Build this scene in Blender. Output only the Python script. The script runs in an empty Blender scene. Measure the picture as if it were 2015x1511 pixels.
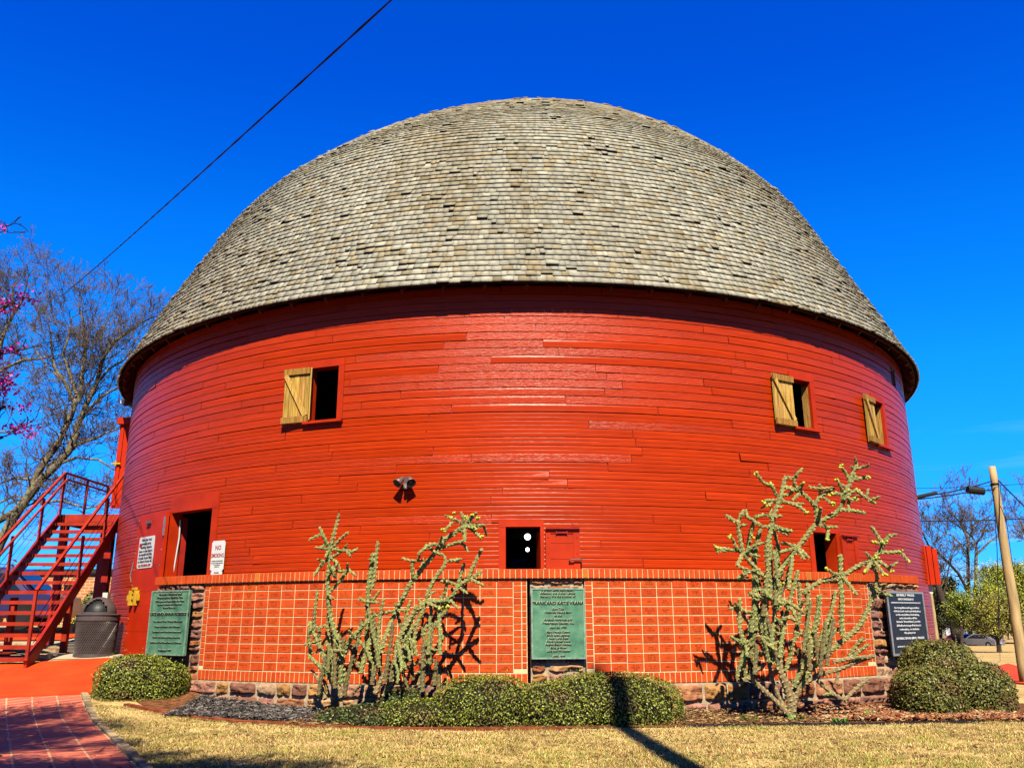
import bpy, math, random
import numpy as np
from mathutils import Vector, Matrix
random.seed(7); rng = np.random.default_rng(7)
S = bpy.context.scene
COL = S.collection
R_ = math.radians
EYE = 1.2                       # eye height over the lawn datum
D = 21.475                      # camera to barn axis
F, PITCH, ROLL, YAW = 1661.8, .2709, -.0040, -.0065

# ---------------------------------------------------------------- camera
cd = bpy.data.cameras.new('camera'); cam = bpy.data.objects.new('camera', cd); COL.objects.link(cam)
cd.sensor_fit = 'HORIZONTAL'; cd.sensor_width = 36; cd.lens = F/2015*36
cd.clip_start = .05; cd.clip_end = 3000
cam.matrix_world = Matrix.Translation((0, 0, EYE)) @ Matrix.Rotation(-YAW, 4, 'Z') @ Matrix.Rotation(math.pi/2+PITCH, 4, 'X') @ Matrix.Rotation(ROLL, 4, 'Z')
S.camera = cam
S.render.resolution_x = 1024; S.render.resolution_y = 767
S.view_settings.view_transform = 'Standard'; S.view_settings.look = 'None'
S.view_settings.exposure = 2.2; S.view_settings.gamma = 1; S.view_settings.use_curve_mapping = False

# ---------------------------------------------------------------- sky and sun
SUN_EL = R_(49); SUN_H = Vector((.085, -1, 0)).normalized()
w = bpy.data.worlds.new('World'); S.world = w; w.use_nodes = True
nt = w.node_tree; nt.nodes.clear()
out = nt.nodes.new('ShaderNodeOutputWorld'); bg = nt.nodes.new('ShaderNodeBackground')
sky = nt.nodes.new('ShaderNodeTexSky'); sky.sky_type = 'NISHITA'; sky.sun_disc = False
sky.sun_elevation = SUN_EL; sky.sun_rotation = math.pi-.085; sky.air_density = 1.0; sky.dust_density = .3; sky.ozone_density = 3
hs = nt.nodes.new('ShaderNodeHueSaturation'); hs.inputs['Saturation'].default_value = 1.45; hs.inputs['Value'].default_value = 1.0
mul = nt.nodes.new('ShaderNodeMixRGB'); mul.blend_type = 'MULTIPLY'; mul.inputs[0].default_value = 1; mul.inputs[2].default_value = (.10, .95, 1.85, 1)
tc = nt.nodes.new('ShaderNodeTexCoord'); mp = nt.nodes.new('ShaderNodeMapping'); mp.inputs['Scale'].default_value = (2.2, 2.2, 26)
cn = nt.nodes.new('ShaderNodeTexNoise'); cn.inputs['Scale'].default_value = 1.6; cn.inputs['Detail'].default_value = 5
cr = nt.nodes.new('ShaderNodeValToRGB'); cr.color_ramp.elements[0].position = .52; cr.color_ramp.elements[1].position = .75
sp = nt.nodes.new('ShaderNodeSeparateXYZ'); er = nt.nodes.new('ShaderNodeValToRGB')
e = er.color_ramp.elements; e[0].position = .02; e[0].color = (1, 1, 1, 1); e[1].position = .22; e[1].color = (0, 0, 0, 1)
cm = nt.nodes.new('ShaderNodeMath'); cm.operation = 'MULTIPLY'
cm2 = nt.nodes.new('ShaderNodeMath'); cm2.operation = 'MULTIPLY'; cm2.inputs[1].default_value = .38
mx = nt.nodes.new('ShaderNodeMixRGB'); mx.inputs[2].default_value = (4.6, 5.6, 6.2, 1)
L = nt.links.new
L(sky.outputs[0], hs.inputs['Color']); L(hs.outputs[0], mul.inputs[1])
sep = nt.nodes.new('ShaderNodeSeparateColor'); comb = nt.nodes.new('ShaderNodeCombineColor'); L(mul.outputs[0], sep.inputs[0])
g1 = nt.nodes.new('ShaderNodeMath'); g1.operation = 'MULTIPLY'; g1.inputs[1].default_value = .1414; g2 = nt.nodes.new('ShaderNodeValToRGB')
for k_, (p_, v_) in enumerate(((0, 0), (.122, .093), (.175, .197), (.296, .36), (.439, .46), (.7, .57), (1, .7))):
    q_ = g2.color_ramp.elements[k_] if k_ < 1 else (g2.color_ramp.elements.new(p_) if p_ < 1 else g2.color_ramp.elements[-1]); q_.position = p_; q_.color = (v_, v_, v_, 1)
g3 = nt.nodes.new('ShaderNodeMath'); g3.operation = 'MULTIPLY'; g3.inputs[1].default_value = 1/.1414/1.6245
L(sep.outputs[1], g1.inputs[0]); L(g1.outputs[0], g2.inputs[0]); L(g2.outputs[0], g3.inputs[0]); rs_ = nt.nodes.new('ShaderNodeMath'); rs_.operation = 'MULTIPLY'; rs_.inputs[1].default_value = 1/1.6245; L(sep.outputs[0], rs_.inputs[0]); L(rs_.outputs[0], comb.inputs[0]); L(g3.outputs[0], comb.inputs[1]); bs_ = nt.nodes.new('ShaderNodeMath'); bs_.operation = 'MULTIPLY'; bs_.inputs[1].default_value = 1/1.6245; L(sep.outputs[2], bs_.inputs[0]); L(bs_.outputs[0], comb.inputs[2])
L(tc.outputs['Generated'], mp.inputs[0]); L(mp.outputs[0], cn.inputs['Vector']); L(cn.outputs[0], cr.inputs[0])
L(tc.outputs['Generated'], sp.inputs[0]); L(sp.outputs[2], er.inputs[0])
L(cr.outputs[0], cm.inputs[0]); L(er.outputs[0], cm.inputs[1]); L(cm.outputs[0], cm2.inputs[0])
L(comb.outputs[0], mx.inputs[1]); L(cm2.outputs[0], mx.inputs[0]); L(mx.outputs[0], bg.inputs[0]); L(bg.outputs[0], out.inputs[0])
bg.inputs[1].default_value = .05
sd = bpy.data.lights.new('sun', 'SUN'); sd.energy = 5.0; sd.angle = R_(.5); sd.color = (1, .93, .72)
so = bpy.data.objects.new('sun', sd); COL.objects.link(so)
so.rotation_euler = (Vector((-SUN_H.x*math.cos(SUN_EL), -SUN_H.y*math.cos(SUN_EL), -math.sin(SUN_EL)))).to_track_quat('-Z', 'Y').to_euler()
so.location = (2, -5, 30)

# ---------------------------------------------------------------- geometry of the view: survey helpers
def ray(px, py):
    x = (px-1007.5)/F; y = -(py-755.5)/F
    c, s = math.cos(ROLL), math.sin(ROLL); x, y = c*x-s*y, s*x+c*y
    cp, sp_ = math.cos(PITCH), math.sin(PITCH)
    dy = cp-sp_*y; dz = sp_+cp*y
    c, s = math.cos(YAW), math.sin(YAW)
    return (c*x+s*dy, -s*x+c*dy, dz)
def proj(P):                    # pixel at which a world point appears
    x, y, z = P[0], P[1], P[2]-EYE; c, s = math.cos(YAW), math.sin(YAW); X = c*x-s*y; Yh = s*x+c*y
    cp, sp_ = math.cos(PITCH), math.sin(PITCH); zc = cp*Yh+sp_*z; yc = -sp_*Yh+cp*z
    return (1007.5+F*X/zc, 755.5-F*yc/zc) if zc > .01 else (-9e3, -9e3)
def at(px, py, Y):              # world point seen at a pixel, Y metres ahead
    d = ray(px, py); k = Y/d[1]; return Vector((d[0]*k, Y, d[2]*k+EYE))
def cyl(px, py, R=9.14):        # (angle, height) of the barn cylinder seen at a pixel
    d = ray(px, py); a = d[0]**2+d[1]**2; b = -2*d[1]*D; c = D*D-R*R
    t = (-b-math.sqrt(max(b*b-4*a*c, 0)))/2/a
    return math.degrees(math.atan2(d[0]*t, D-d[1]*t)), d[2]*t+EYE
def C(th, r, z):                # point on a cylinder about the barn axis
    a = R_(th); return Vector((r*math.sin(a), D-r*math.cos(a), z))
def sm(t): t = min(max(t, 0), 1); return t*t*(3-2*t)
def g(x, y):                    # ground height
    h = -.32*(1-sm((y-1)/6.5))
    h += .62*sm((y-10.8)/5)*sm((-x-2)/4)
    h += .55*sm((y-16)/12)*sm((-x-5)/4)
    h -= float(np.interp(y, [12, 30, 60, 95, 150], [0, .4, 1.4, 2.0, 2.2]))*sm((x-3)/8)
    return h
def onground(px, py, lift=0):
    d = ray(px, py); t = 3
    for _ in range(400):
        x, y, z = d[0]*t, d[1]*t, d[2]*t+EYE
        if z <= g(x, y)+lift: break
        t += max((z-g(x, y)-lift)*.8, .01)
    return Vector((x, y, g(x, y)+lift))

# ---------------------------------------------------------------- materials
KA = .283                        # albedo scale that goes with the exposure
def mat(name, col, rough=.7, spec=.3, var=.15, scale=8, bump=0, bscale=40, attr=False, uv=None, metal=0, stretch=None, bdist=.01, col2=None, coat=0, bvar=0):
    col = tuple(q*KA for q in col); col2 = tuple(q*KA for q in col2) if col2 else None
    m = bpy.data.materials.new(name); m.use_nodes = True; n = m.node_tree; b = n.nodes['Principled BSDF']; K = n.links.new
    b.inputs['Roughness'].default_value = rough; b.inputs['Specular IOR Level'].default_value = spec*.36; b.inputs['Metallic'].default_value = metal
    if coat: b.inputs['Coat Weight'].default_value = coat; b.inputs['Coat Roughness'].default_value = .15
    t = n.nodes.new('ShaderNodeTexCoord'); mpn = n.nodes.new('ShaderNodeMapping')
    K(t.outputs['UV' if uv else 'Object'], mpn.inputs[0])
    if stretch: mpn.inputs['Scale'].default_value = stretch
    nz = n.nodes.new('ShaderNodeTexNoise'); nz.inputs['Scale'].default_value = scale; nz.inputs['Detail'].default_value = 6; K(mpn.outputs[0], nz.inputs['Vector'])
    rp = n.nodes.new('ShaderNodeValToRGB'); c2 = col2 or tuple(c*(1-var*2) for c in col)
    rp.color_ramp.elements[0].position = .3; rp.color_ramp.elements[0].color = (*c2, 1)
    rp.color_ramp.elements[1].position = .7; rp.color_ramp.elements[1].color = (*(col if col2 else tuple(min(c*(1+var), 1) for c in col)), 1)
    K(nz.outputs[0], rp.inputs[0]); src = rp.outputs[0]
    if attr:
        a = n.nodes.new('ShaderNodeAttribute'); a.attribute_name = 'tint'
        mm = n.nodes.new('ShaderNodeMixRGB'); mm.blend_type = 'MULTIPLY'; mm.inputs[0].default_value = 1
        K(src, mm.inputs[1]); K(a.outputs['Color'], mm.inputs[2]); src = mm.outputs[0]
    K(src, b.inputs['Base Color'])
    if bump:
        bn = n.nodes.new('ShaderNodeTexNoise'); bn.inputs['Scale'].default_value = bscale; bn.inputs['Detail'].default_value = 5; K(mpn.outputs[0], bn.inputs['Vector'])
        bp = n.nodes.new('ShaderNodeBump'); bp.inputs['Strength'].default_value = bump; bp.inputs['Distance'].default_value = bdist
        K(bn.outputs[0], bp.inputs['Height']); K(bp.outputs[0], b.inputs['Normal'])
    return m
M = {}
RED = (.170, .0122, .0006)
M['red_flat'] = mat('red_paint_flat', (.60, .034, .002), .5, .2, .12, 3, .25, 60)
M['red_metal'] = mat('red_paint_metal', (.64, .030, .002), .5, .18, .08, 3, .1, 30)
M['red_dark'] = mat('red_paint_steel', (.46, .02, .008), .5, .35, .15, 4, .15, 40)
M['stair_red'] = mat('stair_red_paint', (.50, .036, .012), .55, .25, .16, 5, .2, 50)
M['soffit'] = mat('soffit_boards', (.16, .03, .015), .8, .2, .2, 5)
M['shingle'] = mat('cedar_shingle', (.66, .605, .475), .85, .15, .13, 5, .5, 60, attr=True, bdist=.006)
M['deck'] = mat('roof_deck', (.08, .06, .045), .9, .1)
M['wood'] = mat('weathered_pine', (1.0, .66, .2), .7, .2, .1, 4, .6, 20, stretch=(12, 12, .8), col2=(.42, .19, .03), attr=True)
M['wood_dark'] = mat('aged_wood', (.2, .1, .04), .8, .2, .3, 8, .4, 40)
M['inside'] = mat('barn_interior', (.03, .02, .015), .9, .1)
M['brick'] = mat('red_brick', (.74, .088, .012), .75, .2, .09, 14, .35, 90, attr=True, bdist=.004)
M['engrave'] = mat('engraved_letters', (.26, .03, .012), .9, .1, .05)
M['mortar'] = mat('mortar', (1., .75, .42), .9, .1, .12, 20, .3, 120)
M['mortar_grey'] = mat('pier_mortar', (.62, .46, .3), .9, .1, .2, 12, .6, 60)
M['stone'] = mat('sandstone', (.9, .84, .72), .85, .2, .2, 11, .9, 26, attr=True, bdist=.022, col2=(.5, .36, .32))
M['bronze'] = mat('verdigris_bronze', (.17, .38, .23), .55, .3, .3, 7, .25, 60, metal=.1, col2=(.06, .19, .12))
M['bronze_edge'] = mat('verdigris_rim', (.35, .5, .36), .5, .5, .2, 20, metal=.3)
M['bronze_lit'] = mat('bronze_letter_lit', (.55, .62, .42), .5, .4, .15, 30)  # pale offset copy paints the lit edges of the raised letters
M['bronze_shade'] = mat('bronze_letter_shade', (.03, .05, .03), .6, .3, .1)  # dark copy paints the shade of the raised letters
M['granite'] = mat('black_granite', (.018, .024, .045), .3, .5, .3, 30)
M['white'] = mat('white_enamel', (.8, .8, .82), .45, .4, .04, 5)
M['silver'] = mat('brushed_silver', (.55, .55, .58), .4, .5, .1, 12, metal=.5)
M['ink'] = mat('black_ink', (.03, .03, .035), .7, .2, .05)
M['red_ink'] = mat('red_ink', (.45, .02, .03), .7, .2, .05)
M['blue_ink'] = mat('blue_ink', (.1, .12, .4), .7, .2, .05)
M['yellow'] = mat('yellow_paint', (.8, .45, .03), .5, .3, .1)
M['steel'] = mat('galvanised_steel', (.5, .48, .46), .4, .5, .15, 20, metal=.6)
M['black'] = mat('black_plastic', (.02, .018, .02), .5, .4, .1)
M['lampbody'] = mat('brown_lamp_housing', (.22, .13, .12), .4, .5, .15, metal=.2)
M['glass'] = mat('lamp_glass', (.12, .07, .06), .08, .7, .1)
M['can'] = mat('brown_coated_steel', (.13, .095, .09), .42, .5, .1)
M['cactus'] = mat('cholla_skin', (.56, .51, .20), .75, .25, .15, 20, .5, 130, attr=True)
M['bud'] = mat('cholla_bud', (.62, .66, .07), .6, .3, .15, 30)
M['leaf'] = mat('shrub_leaf', (1, 1, 1), .45, .4, .1, 30, attr=True)
M['core'] = mat('shrub_dark_hull', (.03, .025, .012), .9, .1)
M['grass'] = mat('dry_grass', (1, 1, 1), .7, .2, .06, 3, attr=True)
M['mulch'] = mat('bark_chip', (1, 1, 1), .85, .15, .25, 30, attr=True)
M['bark'] = mat('grey_bark', (.30, .24, .155), .9, .1, .3, 9, .8, 22, bdist=.03)
M['twig'] = mat('bare_twig', (.20, .15, .11), .9, .1, .2, 3)
M['bark_dark'] = mat('dark_bark', (.10, .07, .055), .9, .1, .3, 9, .6, 20)
M['flower'] = mat('redbud_flower', (.62, .03, .32), .6, .2, .3, 12)
M['pole'] = mat('pine_pole', (.62, .42, .2), .75, .2, .2, 3, .5, 25, stretch=(4, 4, .5))
M['wire'] = mat('black_cable', (.012, .012, .015), .5, .3, .05)
M['rubber'] = mat('tyre_rubber', (.02, .02, .02), .8, .2, .1)
M['car_red'] = mat('red_car_paint', (1., .03, .05), .25, .5, .03, coat=.7)
M['car_grey'] = mat('grey_car_paint', (.34, .32, .36), .3, .5, .03, metal=.3, coat=.7)
M['car_blue'] = mat('dark_purple_paint', (.035, .02, .09), .25, .5, .03, coat=.7)
M['car_glass'] = mat('tinted_glass', (.015, .018, .025), .06, .8, .02)
M['taillight'] = mat('taillight_plastic', (.5, .01, .01), .3, .5, .03)
M['slab'] = mat('red_concrete', (.86, .075, .01), .8, .2, .15, 2.2, .15, 120)
M['concrete'] = mat('pale_concrete', (.62, .5, .34), .85, .2, .15, 2, .3, 60)
M['asphalt'] = mat('tan_asphalt', (.5, .36, .21), .9, .2, .12, 1.2, .2, 60)  # tan base colour of the street surface
M['siding_far'] = mat('far_house_siding', (.3, .27, .25), .8, .2, .2, 1)
M['roof_far'] = mat('far_house_roof', (.07, .06, .06), .85, .2, .2, 1)
M['denim'] = mat('blue_cloth', (.03, .08, .3), .8, .2, .1)
M['skin'] = mat('skin', (.5, .25, .15), .6, .3, .05)
def globe_mat():
    m = bpy.data.materials.new('lit_globe'); m.use_nodes = True; b = m.node_tree.nodes['Principled BSDF']
    b.inputs['Emission Color'].default_value = (1, .95, .88, 1); b.inputs['Emission Strength'].default_value = 1.2; return m
M['globe'] = globe_mat()
def siding_mat():
    m = bpy.data.materials.new('red_siding_paint'); m.use_nodes = True; n = m.node_tree; b = n.nodes['Principled BSDF']; K = n.links.new
    a = n.nodes.new('ShaderNodeAttribute'); a.attribute_name = 'tint'; sx = n.nodes.new('ShaderNodeSeparateColor'); K(a.outputs['Color'], sx.inputs[0])
    uvn = n.nodes.new('ShaderNodeUVMap'); uvn.uv_map = 'UVMap'
    m1 = n.nodes.new('ShaderNodeMapping'); m1.inputs['Scale'].default_value = (2.5, 30, 1); K(uvn.outputs[0], m1.inputs[0])
    m2 = n.nodes.new('ShaderNodeMapping'); m2.inputs['Scale'].default_value = (10, 75, 1); K(uvn.outputs[0], m2.inputs[0])
    m3 = n.nodes.new('ShaderNodeMapping'); m3.inputs['Scale'].default_value = (.5, .8, 1); K(uvn.outputs[0], m3.inputs[0])
    n1 = n.nodes.new('ShaderNodeTexNoise'); n1.inputs['Scale'].default_value = 1; n1.inputs['Detail'].default_value = 5; K(m1.outputs[0], n1.inputs['Vector'])
    n2 = n.nodes.new('ShaderNodeTexNoise'); n2.inputs['Scale'].default_value = 1; n2.inputs['Detail'].default_value = 4; n2.inputs['Distortion'].default_value = .6; K(m2.outputs[0], n2.inputs['Vector'])
    n3 = n.nodes.new('ShaderNodeTexNoise'); n3.inputs['Scale'].default_value = 1.3; n3.inputs['Detail'].default_value = 3; K(m3.outputs[0], n3.inputs['Vector'])
    r1 = n.nodes.new('ShaderNodeValToRGB'); r1.color_ramp.elements[0].position = .25; r1.color_ramp.elements[0].color = (RED[0]*.8, RED[1]*.75, RED[2]*.75, 1)
    r1.color_ramp.elements[1].position = .75; r1.color_ramp.elements[1].color = (RED[0]*1.1, RED[1]*1.15, RED[2]*1.15, 1); K(n1.outputs[0], r1.inputs[0])
    r3 = n.nodes.new('ShaderNodeValToRGB'); r3.color_ramp.elements[0].position = .3; r3.color_ramp.elements[0].color = (.86, .84, .84, 1)
    r3.color_ramp.elements[1].position = .65; r3.color_ramp.elements[1].color = (1, 1, 1, 1); K(n3.outputs[0], r3.inputs[0])
    q = n.nodes.new('ShaderNodeMixRGB'); q.blend_type = 'MULTIPLY'; q.inputs[0].default_value = 1; K(r1.outputs[0], q.inputs[1]); K(r3.outputs[0], q.inputs[2])
    q2 = n.nodes.new('ShaderNodeVectorMath'); q2.operation = 'SCALE'; K(q.outputs[0], q2.inputs[0]); K(sx.outputs[0], q2.inputs['Scale'])
    K(q2.outputs[0], b.inputs['Base Color'])
    bp = n.nodes.new('ShaderNodeBump'); bp.inputs['Distance'].default_value = .012
    K(n2.outputs[0], bp.inputs['Height']); K(sx.outputs[1], bp.inputs['Strength']); K(bp.outputs[0], b.inputs['Normal'])
    rr = n.nodes.new('ShaderNodeMapRange'); rr.inputs[3].default_value = .29; rr.inputs[4].default_value = .36; K(sx.outputs[1], rr.inputs[0]); K(rr.outputs[0], b.inputs['Roughness'])
    ss = n.nodes.new('ShaderNodeMapRange'); ss.inputs[3].default_value = .045; ss.inputs[4].default_value = .12; K(sx.outputs[1], ss.inputs[0]); K(ss.outputs[0], b.inputs['Specular IOR Level'])
    return m
M['siding'] = siding_mat()
def brickpath_mat():
    m = bpy.data.materials.new('brick_paving'); m.use_nodes = True; n = m.node_tree; b = n.nodes['Principled BSDF']; K = n.links.new
    u = n.nodes.new('ShaderNodeUVMap'); u.uv_map = 'UVMap'; dn = n.nodes.new('ShaderNodeTexNoise'); dn.inputs['Scale'].default_value = 2.5; K(u.outputs[0], dn.inputs['Vector'])
    ad = n.nodes.new('ShaderNodeMixRGB'); ad.blend_type = 'ADD'; ad.inputs[0].default_value = .03; K(u.outputs[0], ad.inputs[1]); K(dn.outputs['Color'], ad.inputs[2])
    br = n.nodes.new('ShaderNodeTexBrick'); K(ad.outputs[0], br.inputs['Vector'])
    br.offset = 0; br.inputs['Scale'].default_value = 1; br.inputs['Brick Width'].default_value = .30; br.inputs['Row Height'].default_value = .16
    br.inputs['Mortar Size'].default_value = .012; br.inputs['Mortar Smooth'].default_value = .3
    br.inputs['Color1'].default_value = (0.2216, 0.03078, 0.008618, 1); br.inputs['Color2'].default_value = (0.16, 0.02216, 0.008002, 1); br.inputs['Mortar'].default_value = (0.2585, 0.1231, 0.0554, 1)
    nz = n.nodes.new('ShaderNodeTexNoise'); nz.inputs['Scale'].default_value = 3.5; nz.inputs['Detail'].default_value = 6; K(u.outputs[0], nz.inputs['Vector'])
    rp = n.nodes.new('ShaderNodeValToRGB'); rp.color_ramp.elements[0].position = .33; rp.color_ramp.elements[1].position = .5; K(nz.outputs[0], rp.inputs[0])
    wn = n.nodes.new('ShaderNodeMixRGB'); K(rp.outputs[0], wn.inputs[0]); K(br.outputs[0], wn.inputs[2]); wn.inputs[1].default_value = (0.1847, 0.02709, 0.008618, 1)
    K(wn.outputs[0], b.inputs['Base Color']); b.inputs['Roughness'].default_value = .75
    bp = n.nodes.new('ShaderNodeBump'); bp.inputs['Strength'].default_value = .6; bp.inputs['Distance'].default_value = .006; bp.invert = True
    K(br.outputs['Fac'], bp.inputs['Height']); K(bp.outputs[0], b.inputs['Normal'])
    return m
M['brickpath'] = brickpath_mat()
def ground_mat():
    m = bpy.data.materials.new('lawn_soil'); m.use_nodes = True; n = m.node_tree; b = n.nodes['Principled BSDF']; K = n.links.new
    t = n.nodes.new('ShaderNodeTexCoord')
    a = n.nodes.new('ShaderNodeTexNoise'); a.inputs['Scale'].default_value = .9; a.inputs['Detail'].default_value = 4; K(t.outputs['Object'], a.inputs['Vector'])
    c = n.nodes.new('ShaderNodeTexNoise'); c.inputs['Scale'].default_value = 24; c.inputs['Detail'].default_value = 8; K(t.outputs['Object'], c.inputs['Vector'])
    r = n.nodes.new('ShaderNodeValToRGB'); r.color_ramp.elements[0].position = .35; r.color_ramp.elements[0].color = (0.1847, 0.1108, 0.04309, 1)
    r.color_ramp.elements[1].position = .65; r.color_ramp.elements[1].color = (0.2585, 0.1785, 0.07387, 1); K(a.outputs[0], r.inputs[0])
    r2 = n.nodes.new('ShaderNodeValToRGB'); r2.color_ramp.elements[0].position = .35; r2.color_ramp.elements[0].color = (.5, .5, .45, 1)
    r2.color_ramp.elements[1].position = .65; r2.color_ramp.elements[1].color = (1.15, 1.15, 1.1, 1); K(c.outputs[0], r2.inputs[0])
    q = n.nodes.new('ShaderNodeMixRGB'); q.blend_type = 'MULTIPLY'; q.inputs[0].default_value = 1; K(r.outputs[0], q.inputs[1]); K(r2.outputs[0], q.inputs[2]); K(q.outputs[0], b.inputs['Base Color'])
    bp = n.nodes.new('ShaderNodeBump'); bp.inputs['Strength'].default_value = .8; bp.inputs['Distance'].default_value = .03; K(c.outputs[0], bp.inputs['Height']); K(bp.outputs[0], b.inputs['Normal'])
    b.inputs['Roughness'].default_value = .9; b.inputs['Specular IOR Level'].default_value = .1
    return m
M['ground'] = ground_mat()
def redbrick_far():
    m = bpy.data.materials.new('orange_brickwork'); m.use_nodes = True; n = m.node_tree; b = n.nodes['Principled BSDF']; K = n.links.new
    t = n.nodes.new('ShaderNodeTexCoord'); mp_ = n.nodes.new('ShaderNodeMapping'); mp_.inputs['Rotation'].default_value = (R_(90), 0, 0); K(t.outputs['Object'], mp_.inputs[0])
    br = n.nodes.new('ShaderNodeTexBrick'); K(mp_.outputs[0], br.inputs['Vector']); br.inputs['Scale'].default_value = 1
    br.inputs['Brick Width'].default_value = .23; br.inputs['Row Height'].default_value = .085; br.inputs['Mortar Size'].default_value = .012
    br.inputs['Color1'].default_value = (0.197, 0.06156, 0.01847, 1); br.inputs['Color2'].default_value = (0.1477, 0.04001, 0.01231, 1); br.inputs['Mortar'].default_value = (0.2339, 0.1477, 0.06156, 1)
    K(br.outputs[0], b.inputs['Base Color']); b.inputs['Roughness'].default_value = .85; return m
M['brick_far'] = redbrick_far()

# ---------------------------------------------------------------- object helpers
ROOT = {}
def tag(o, label=None, cat=None, group=None, kind=None):
    if label: o['label'] = label
    if cat: o['category'] = cat
    if group: o['group'] = group
    if kind: o['kind'] = kind
    return o
def thing(name, loc, label, cat, group=None):
    o = bpy.data.objects.new(name, None); COL.objects.link(o); o.location = loc; o.empty_display_size = .3
    ROOT[o.name] = Vector(loc); return tag(o, label, cat, group)
class MB:
    def __init__(s): s.v = []; s.f = []; s.c = []; s.uv = []; s.np = []; s.cc = (1, 1, 1)
    def add(s, vs, fs, col=None):
        o = len(s.v); s.v += [tuple(v) for v in vs]; s.f += [tuple(i+o for i in f) for f in fs]; s.c += [col or s.cc]*len(vs); return s
    def box(s, lo, hi, col=None):
        (a, b, c), (d, e_, f_) = lo, hi
        return s.add([(a, b, c), (d, b, c), (d, e_, c), (a, e_, c), (a, b, f_), (d, b, f_), (d, e_, f_), (a, e_, f_)],
                     [(0, 3, 2, 1), (4, 5, 6, 7), (0, 1, 5, 4), (1, 2, 6, 5), (2, 3, 7, 6), (3, 0, 4, 7)], col)
    def bar(s, p, q, w_, h_, up=(0, 0, 1), col=None):      # box section bar from p to q
        p = Vector(p); q = Vector(q); d = (q-p).normalized(); u = Vector(up)
        x = d.cross(u)
        if x.length < 1e-4: x = d.cross(Vector((0, 1, 0)))
        x.normalize(); y = x.cross(d); x *= w_/2; y *= h_/2
        return s.add([p-x-y, p+x-y, p+x+y, p-x+y, q-x-y, q+x-y, q+x+y, q-x+y],
                     [(0, 3, 2, 1), (4, 5, 6, 7), (0, 1, 5, 4), (1, 2, 6, 5), (2, 3, 7, 6), (3, 0, 4, 7)], col)
    def tube(s, pts, rad, n=8, col=None, cap=True):
        pts = [Vector(p) for p in pts]; k = len(pts)
        if not hasattr(rad, '__len__'): rad = [rad]*k
        o = len(s.v); ref = Vector((.31, .17, .93)); N = None
        for i, p in enumerate(pts):
            d = (pts[min(i+1, k-1)]-pts[max(i-1, 0)])
            if d.length < 1e-9: d = Vector((0, 0, 1))
            d.normalize()
            if N is None:
                N = d.cross(ref); N = N.normalized() if N.length > 1e-3 else d.orthogonal().normalized()
            N = (N-d*N.dot(d)); N.normalize(); B = d.cross(N)
            for j in range(n):
                a = 2*math.pi*j/n; s.v.append(tuple(p+(N*math.cos(a)+B*math.sin(a))*rad[i])); s.c.append(col or s.cc)
        for i in range(k-1):
            for j in range(n):
                a = o+i*n+j; b = o+i*n+(j+1) % n; s.f.append((a, b, b+n, a+n))
        if cap: s.f.append(tuple(o+j for j in range(n))[::-1]); s.f.append(tuple(o+(k-1)*n+j for j in range(n)))
        return s
    def lathe(s, c, prof, n=24, col=None, axis='Z', ax=None):
        o = len(s.v); c = Vector(c)
        A = Vector(ax).normalized() if ax else Vector((0, 0, 1)); N = A.orthogonal().normalized(); B = A.cross(N)
        for r, z in prof:
            for j in range(n):
                a = 2*math.pi*j/n; s.v.append(tuple(c+A*z+(N*math.cos(a)+B*math.sin(a))*r)); s.c.append(col or s.cc)
        for i in range(len(prof)-1):
            for j in range(n):
                a = o+i*n+j; b = o+i*n+(j+1) % n; s.f.append((a, b, b+n, a+n))
        return s
    def ball(s, c, r, n=10, sc=(1, 1, 1), col=None):
        m_ = max(n//2, 4); prof = [(math.sin(math.pi*i/m_)*r, -math.cos(math.pi*i/m_)*r) for i in range(m_+1)]
        o = len(s.v); s.lathe((0, 0, 0), prof, n, col)
        for i in range(o, len(s.v)):
            v = s.v[i]; s.v[i] = (c[0]+v[0]*sc[0], c[1]+v[1]*sc[1], c[2]+v[2]*sc[2])
        return s
    def build(s, name, m, parent=None, smooth=False, label=None, cat=None, group=None, kind=None, uvs=None):
        if s.np:
            V = np.concatenate([a for a, b, c in s.np]); off = 0; FF = []
            for a, b, c in s.np: FF.append(b+off); off += len(a)
            Cc = np.concatenate([c for a, b, c in s.np]); Fq = np.concatenate(FF)
        else:
            V = np.array(s.v, dtype=float).reshape(-1, 3); Fq = None; Cc = np.array([c[:3] for c in s.c], dtype=float).reshape(-1, 3)
        if parent is not None: loc = ROOT[parent.name]; 
        else:
            loc = Vector((float(V[:, 0].min()+V[:, 0].max())/2, float(V[:, 1].min()+V[:, 1].max())/2, float(V[:, 2].min())))
        V = V-np.array(loc)
        me = bpy.data.meshes.new(name)
        if Fq is not None:
            k = Fq.shape[1]; me.vertices.add(len(V)); me.vertices.foreach_set('co', V.ravel())
            me.loops.add(Fq.size); me.loops.foreach_set('vertex_index', Fq.ravel().astype(np.int32))
            me.polygons.add(len(Fq)); me.polygons.foreach_set('loop_start', np.arange(0, Fq.size, k, dtype=np.int32))
            me.update(calc_edges=True); me.validate()
        else: me.from_pydata(V.tolist(), [], s.f); me.update()
        if uvs is not None:
            ul = me.uv_layers.new(name='UVMap'); vi = np.zeros(len(me.loops), dtype=np.int32); me.loops.foreach_get('vertex_index', vi)
            ul.data.foreach_set('uv', np.array(uvs, dtype=float)[vi].ravel())
        at_ = me.color_attributes.new('tint', 'FLOAT_COLOR', 'POINT')
        at_.data.foreach_set('color', np.concatenate([Cc, np.ones((len(Cc), 1))], 1).ravel())
        if smooth: me.polygons.foreach_set('use_smooth', np.ones(len(me.polygons), dtype=bool))
        me.materials.append(m if not isinstance(m, str) else M[m])
        o = bpy.data.objects.new(name, me); COL.objects.link(o)
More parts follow.
